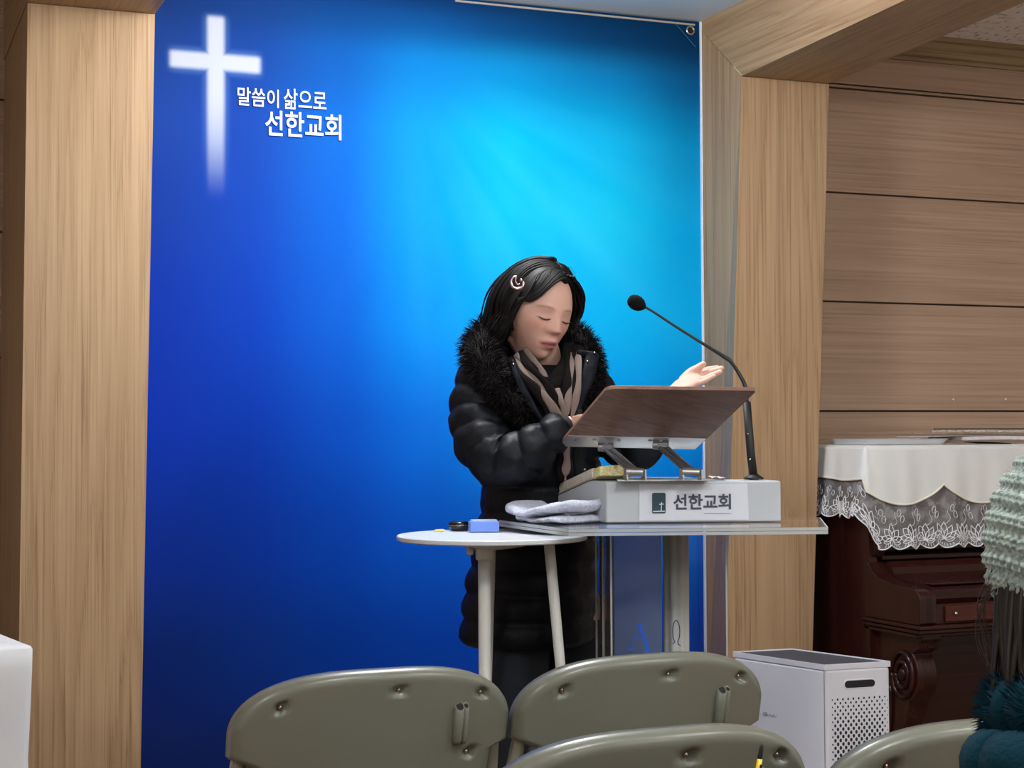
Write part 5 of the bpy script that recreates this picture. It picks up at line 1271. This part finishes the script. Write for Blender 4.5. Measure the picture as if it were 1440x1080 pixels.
for k in range(26):          # waves beside the far cheek
    j_ = lambda a: rh.uniform(-a, a); o_ = rh.uniform(-.006, .006)
    lock([(.035+j_(.01), -.035+j_(.02), .094), (.070+o_, -.035+j_(.015), .072+j_(.006)), (.090+o_, -.030+j_(.012), .040+j_(.006)), (.098+o_, -.026+j_(.012), .010+j_(.006)), (.090+o_, -.028+j_(.01), -.018), (.086+o_, -.030+j_(.01), -.036), (.094+o_+j_(.004), -.030+j_(.01), -.056), (.084+o_+j_(.006), -.030+j_(.008), -.072+j_(.012))], rh.uniform(.003, .0048), rh.uniform(.001, .002), 34)
tag(lk.build('hair_locks', M_HAIR, hair, smooth=True), kind='stuff')
fl_ = MB()
for k in range(9):          # loose wisps
    s_ = rh.choice((-1, 1, 1)); x0 = s_*.085; pts = [V(x0, -.02+.05*rh.random(), .05*rh.random()), V(x0+s_*.012, 0, -.03), V(x0+s_*(.02+.02*rh.random()), 0, -.07), V(x0+s_*(.01+.03*rh.random()), .01, -.11-.02*rh.random())]
    if k < 2: pts = [V(.03, 0, .10), V(.045+.008*k, 0, .108+.003*k), V(.062+.006*k, 0, .108), V(.08+.005*k, 0, .09)]
    fl_.tube([hd(*p) for p in spline(pts, 20)], .00035, 4)
tag(fl_.build('stray_hair', M_HAIR, hair, smooth=True), kind='stuff')
# hair clip: a polished curl with a bead
cp = at(728, 397, d=3.72)
M_CLIP = mat('rose_silver', (.55, .42, .42, 1), .2, 1)
cv_ = lambda dx, dy, dd=0: at(728+dx, 397+dy, d=3.705+dd)
cq = spline([cv_(-1, -9), cv_(-7, -6), cv_(-9, 1), cv_(-6, 7), cv_(1, 9), (cv_(7, 6)), cv_(8, 0), cv_(4, -3)], 30)
clip = MB().tube(cq, [.0018+.0022*math.sin(PI*k/29) for k in range(30)], 10).build('hair_clip', M_CLIP, wom, smooth=True)
MB().tube(spline([cv_(-2, -8), cv_(-3, -2), cv_(0, 3), cv_(3, 2)], 14), .0018, 8).build('clip_bar', M_CLIP, clip, smooth=True)
MB().ball(cv_(5, -3, -.004), .0036, n=12).build('clip_bead', M_CLIP, clip, smooth=True)

# ------------------------------------------------------------------ seated person in the knitted hat
hb_ = at(1568, 770, d=1.45); sb = V(hb_.x, hb_.y-.02, 0)
sp_ = wroot('person', sb, 'seated person from behind in a pale green knitted hat and dark teal fleece', 'person')
FZ = R(160)       # facing the lectern: face direction -y turned
MS = Matrix.Translation(hb_+V(0, 0, -.012)) @ Matrix.Rotation(R(172), 4, 'Z') @ Matrix.Rotation(R(6), 4, 'X')
b2 = MB(); b2.add([MS @ Vector(p) for p in hg.v], hg.f)
Mb = Matrix.Translation(V(hb_.x, hb_.y, 0)) @ Matrix.Rotation(R(172), 4, 'Z')      # local: face towards -y
q = lambda x, y, z: Mb @ V(x, y, z)
zc_ = hb_.z
blob(b2, [(q(0, .02, zc_-.07), .052), (q(0, .025, zc_-.13), .052), (q(0, .02, zc_-.19), .07)])
b2.loft([[q(a_*math.cos(t), .03+b__*math.sin(t), z) for t in np.linspace(0, 2*PI, 41)[:-1]] for z, a_, b__ in ((zc_-.16, .06, .05), (zc_-.215, .12, .075), (zc_-.26, .145, .10), (zc_-.40, .15, .11), (zc_-.52, .145, .105), (.46, .17, .13), (.44, .12, .10))])
for s_ in (-1, 1):
    blob(b2, [(q(s_*.145, .03, zc_-.25), .042), (q(s_*.19, .0, zc_-.34), .042), (q(s_*.20, -.03, zc_-.46), .038)]); blob(b2, [(q(s_*.20, -.03, zc_-.46), .038), (q(s_*.16, -.15, zc_-.47), .033), (q(s_*.08, -.24, zc_-.455), .025)])
    hpz = q(s_*.075, -.255, zc_-.45)
    palm(b2, [(hpz+(q(0, .02, 0)-q(0, 0, 0)), (q(.024, 0, 0)-q(0, 0, 0)), V(0, 0, .014)), (hpz-(q(0, .03, 0)-q(0, 0, 0)), (q(.036, 0, 0)-q(0, 0, 0)), V(0, 0, .013)), (hpz-(q(0, .07, 0)-q(0, 0, 0)), (q(.034, 0, 0)-q(0, 0, 0)), V(0, 0, .010))])
    for k in range(4):
        xx = (k-1.5)*.0175; L_ = (.055, .066, .062, .048)[k]
        finger(b2, [q(s_*.075+xx, -.315, zc_-.45), q(s_*.075+xx, -.325-L_*.5, zc_-.452), q(s_*.075+xx, -.325-L_, zc_-.468)], .0085, .0065)
    finger(b2, [q(s_*.075-s_*.02, -.28, zc_-.45), q(s_*.075-s_*.045, -.31, zc_-.452), q(s_*.075-s_*.05, -.34, zc_-.46)], .011, .008)
    blob(b2, [(q(s_*.09, -.02, .52), .085), (q(s_*.10, -.22, .52), .072), (q(s_*.10, -.42, .50), .056)]); blob(b2, [(q(s_*.10, -.42, .50), .056), (q(s_*.10, -.43, .30), .048), (q(s_*.10, -.42, .09), .034)])
    blob(b2, [(q(s_*.10, -.40, .045), .034), (q(s_*.10, -.48, .040), .034), (q(s_*.10, -.56, .030), .026)])
bb2 = fuse(b2, .006, 'body', [M_SKIN], sp_, 2)
paint_skin(bb2, WORG[sp_.name], MS, lin(208, 165, 146), lin(170, 96, 98), lin(70, 46, 40), lin(206, 132, 122))
# knitted hat with ribs and stitches
M_KNIT = vary(mat('pale_green_wool', lin(138, 156, 148), .95, spec=.1, Sheen_Weight=.5), lin(112, 130, 124), lin(168, 184, 176), 160, 5)
bump(M_KNIT, 500, .0015, .6)
Mk = Matrix.Translation(hb_) @ Matrix.Rotation(-PSI, 4, 'Z') @ Matrix.Rotation(R(20), 4, 'Y')
m = MB(); rings = []; NA, NB = 560, 260
for j in range(NB):
    t = j/(NB-1); ph = -R(46)+t*(R(89)+R(46))*.999; ring = []
    for i in range(NA):
        a = 2*PI*i/NA; arc = t*.245
        rib = abs(math.sin(PI*arc/.0165))**.7; st = math.sin(a*64+(1 if int(arc/.0165) % 2 else 0)*PI); vst = math.sin(arc*2*PI/.0055+2.2*abs(math.sin(a*32)))
        r_ = .1035+.0042*rib+.0012*st*rib+.0008*vst+(.003*noise.noise(V(math.cos(a)*2, math.sin(a)*2, t*4)))
        if t < .06: r_ = .106+.002*math.sin(a*70)-.004*(1-t/.06)
        ring.append(Mk @ V(r_*math.cos(ph)*math.cos(a)*1.03, r_*math.cos(ph)*math.sin(a)*1.08, r_*math.sin(ph)*1.12))
    rings.append(ring)
m.loft(rings, caps=False); hat = m.build('knitted_hat', M_KNIT, sp_, smooth=True)
m = MB(); rw = random.Random(5)
for k in range(2600):
    a = rw.random()*2*PI; t = rw.random(); ph = -R(46)+t*R(128); r_ = .106
    p = Mk @ V(r_*math.cos(ph)*math.cos(a)*1.03, r_*math.cos(ph)*math.sin(a)*1.08, r_*math.sin(ph)*1.12); n_ = (p-hb_).normalized()
    d_ = V(rw.uniform(-1, 1), rw.uniform(-1, 1), rw.uniform(-1, 1)); sd2 = n_.cross(d_).normalized()*.00022; e_ = p+n_*.003+d_*.004; m.add([p-sd2, p+sd2, e_], [(0, 1, 2)])
tag(m.build('wool_fuzz', M_KNIT, hat, fix=False), kind='stuff')
# long dark hair falling from under the hat
M_HB = mat('dark_brown_hair', (.012, .008, .006, 1), .42, spec=.4); lk2 = MB(); rh = random.Random(11)
for k in range(260):
    a = R(rh.uniform(-15, 195))  # round the sides and the back
    rr_ = .098+.014*rh.random(); c_, s_ = math.cos(a), math.sin(a)*1.05
    P = [q(rr_*.9*c_, rr_*s_*.95+.0, zc_-.0), q(rr_*1.0*c_, rr_*s_+.005, zc_-.06), q((rr_+.004)*c_, rr_*s_+.012, zc_-.12), q((rr_+.012*rh.uniform(-1, 1))*c_, rr_*s_*1.0+.02, zc_-.15-.03*rh.random())]
    P = [p+V(rh.uniform(-1, 1), rh.uniform(-1, 1), 0)*.003*i for i, p in enumerate(P)]
    lk2.tube(spline(P, 18), [.0055*(1-.6*i/17) for i in range(18)], 6, flat=.6)
rgs = []
for dz, k_ in ((.01, .90), (-.05, .97), (-.11, .96), (-.16, .90), (-.20, .80)):
    rgs.append([q(.103*k_*math.cos(a), .106*k_*math.sin(a)+.006-dz*.06, zc_+dz) for a in np.linspace(R(-18), R(198), 30)]+[q(.060*k_*math.cos(a), .065*k_*math.sin(a)+.006, zc_+dz) for a in np.linspace(R(198), R(-18), 30)])
lk2.loft(rgs)
h2 = lk2.build('long_hair', M_HB, sp_, smooth=True); tag(h2, kind='stuff')
w2 = MB()
for k in range(14):
    a = R(rh.uniform(-25, 25)); c_ = math.cos(a)
    P = [A(1400+rh.uniform(-4, 8), 790+rh.uniform(-10, 60), 1.45), A(1388-rh.uniform(0, 16), 850+rh.uniform(-10, 20), 1.45), A(1385-rh.uniform(-10, 14), 890+rh.uniform(0, 20), 1.45), A(1395+rh.uniform(-8, 20), 940+rh.uniform(0, 20), 1.44)]
    w2.tube(spline(P, 16), .00028, 4)
tag(w2.build('loose_wisps', mat('brown_wisps', (.05, .03, .022, 1), .5), h2, smooth=True), kind='stuff')
# fleece jacket, hood roll and fluffy scarf
M_FLE = bump(mat('teal_fleece', lin(12, 48, 60), .95, spec=.1), 160, .003, .7); M_FLU = mat('teal_fluff', lin(9, 42, 54), .95, spec=.1)
m = MB(); m.loft([[q(a_*math.cos(t)*(1+.02*noise.noise(V(math.cos(t)*3, math.sin(t)*3, z*9))), .03+b__*math.sin(t), z) for t in np.linspace(0, 2*PI, 61)[:-1]] for z, a_, b__ in ((zc_-.14, .075, .07), (zc_-.17, .11, .09), (zc_-.20, .15, .11), (zc_-.235, .170, .12), (zc_-.30, .170, .125), (zc_-.40, .165, .13), (zc_-.52, .175, .14), (zc_-.57, .17, .13))])
m.build('fleece_jacket', M_FLE, sp_, smooth=True)
for s_ in (-1, 1):
    blob_ = MB(); blob(blob_, [(q(s_*.145, .03, zc_-.245), .056), (q(s_*.19, .0, zc_-.34), .056), (q(s_*.205, -.03, zc_-.46), .052), (q(s_*.16, -.14, zc_-.47), .045), (q(s_*.09, -.22, zc_-.455), .036)], 24); blob_.build('jacket_sleeve', M_FLE, sp_, smooth=True)
    bl_ = MB(); blob(bl_, [(q(s_*.09, .0, .53), .097), (q(s_*.10, -.22, .525), .084), (q(s_*.10, -.42, .505), .068), (q(s_*.10, -.445, .30), .060), (q(s_*.10, -.42, .10), .055)], 24); bl_.build('trouser_leg', M_TRO, sp_, smooth=True)
    sh = MB(); blob(sh, [(q(s_*.10, -.375, .045), .043), (q(s_*.10, -.47, .042), .042), (q(s_*.10, -.58, .036), .034)], 20); sh.build('shoe', M_BLACK, sp_, smooth=True)
hr_ = [q(.132*math.cos(t), .03+.105*math.sin(t)+.01, zc_-.178+.015*math.sin(t)) for t in np.linspace(0, 2*PI, 40)]
hr = MB().tube(hr_, .030, 18).build('hood_roll', M_FLE, sp_, smooth=True)
sc_pts = [q(.096*math.cos(t), .03+.090*math.sin(t), zc_-.138+.010*math.sin(t)) for t in np.linspace(0, 2*PI, 41)]
scf2 = MB().tube(sc_pts, .036, 18).build('fluffy_scarf', M_FLU, sp_, smooth=True)
m = MB()
for k in range(9000):
    i = rw.random()*39; j = int(i); p = sc_pts[j].lerp(sc_pts[j+1], i-j); t = (sc_pts[j+1]-sc_pts[j]).normalized(); a_ = (V(0, 0, 1)-t*t.z).normalized(); b_ = t.cross(a_); an = rw.random()*2*PI; n_ = a_*math.cos(an)+b_*math.sin(an)
    p = p+n_*.034; cl = noise.noise_vector(p*60); d_ = (n_+cl*.8).normalized()*rw.uniform(.008, .016); sd2 = d_.cross(t).normalized()*.0007 if d_.cross(t).length > 1e-5 else t*.0007
    m.add([p-sd2, p+sd2, p+d_*.6+sd2, p+d_], [(0, 1, 2, 3)])
tag(m.build('scarf_fluff', M_FLU, scf2, fix=False), kind='stuff')
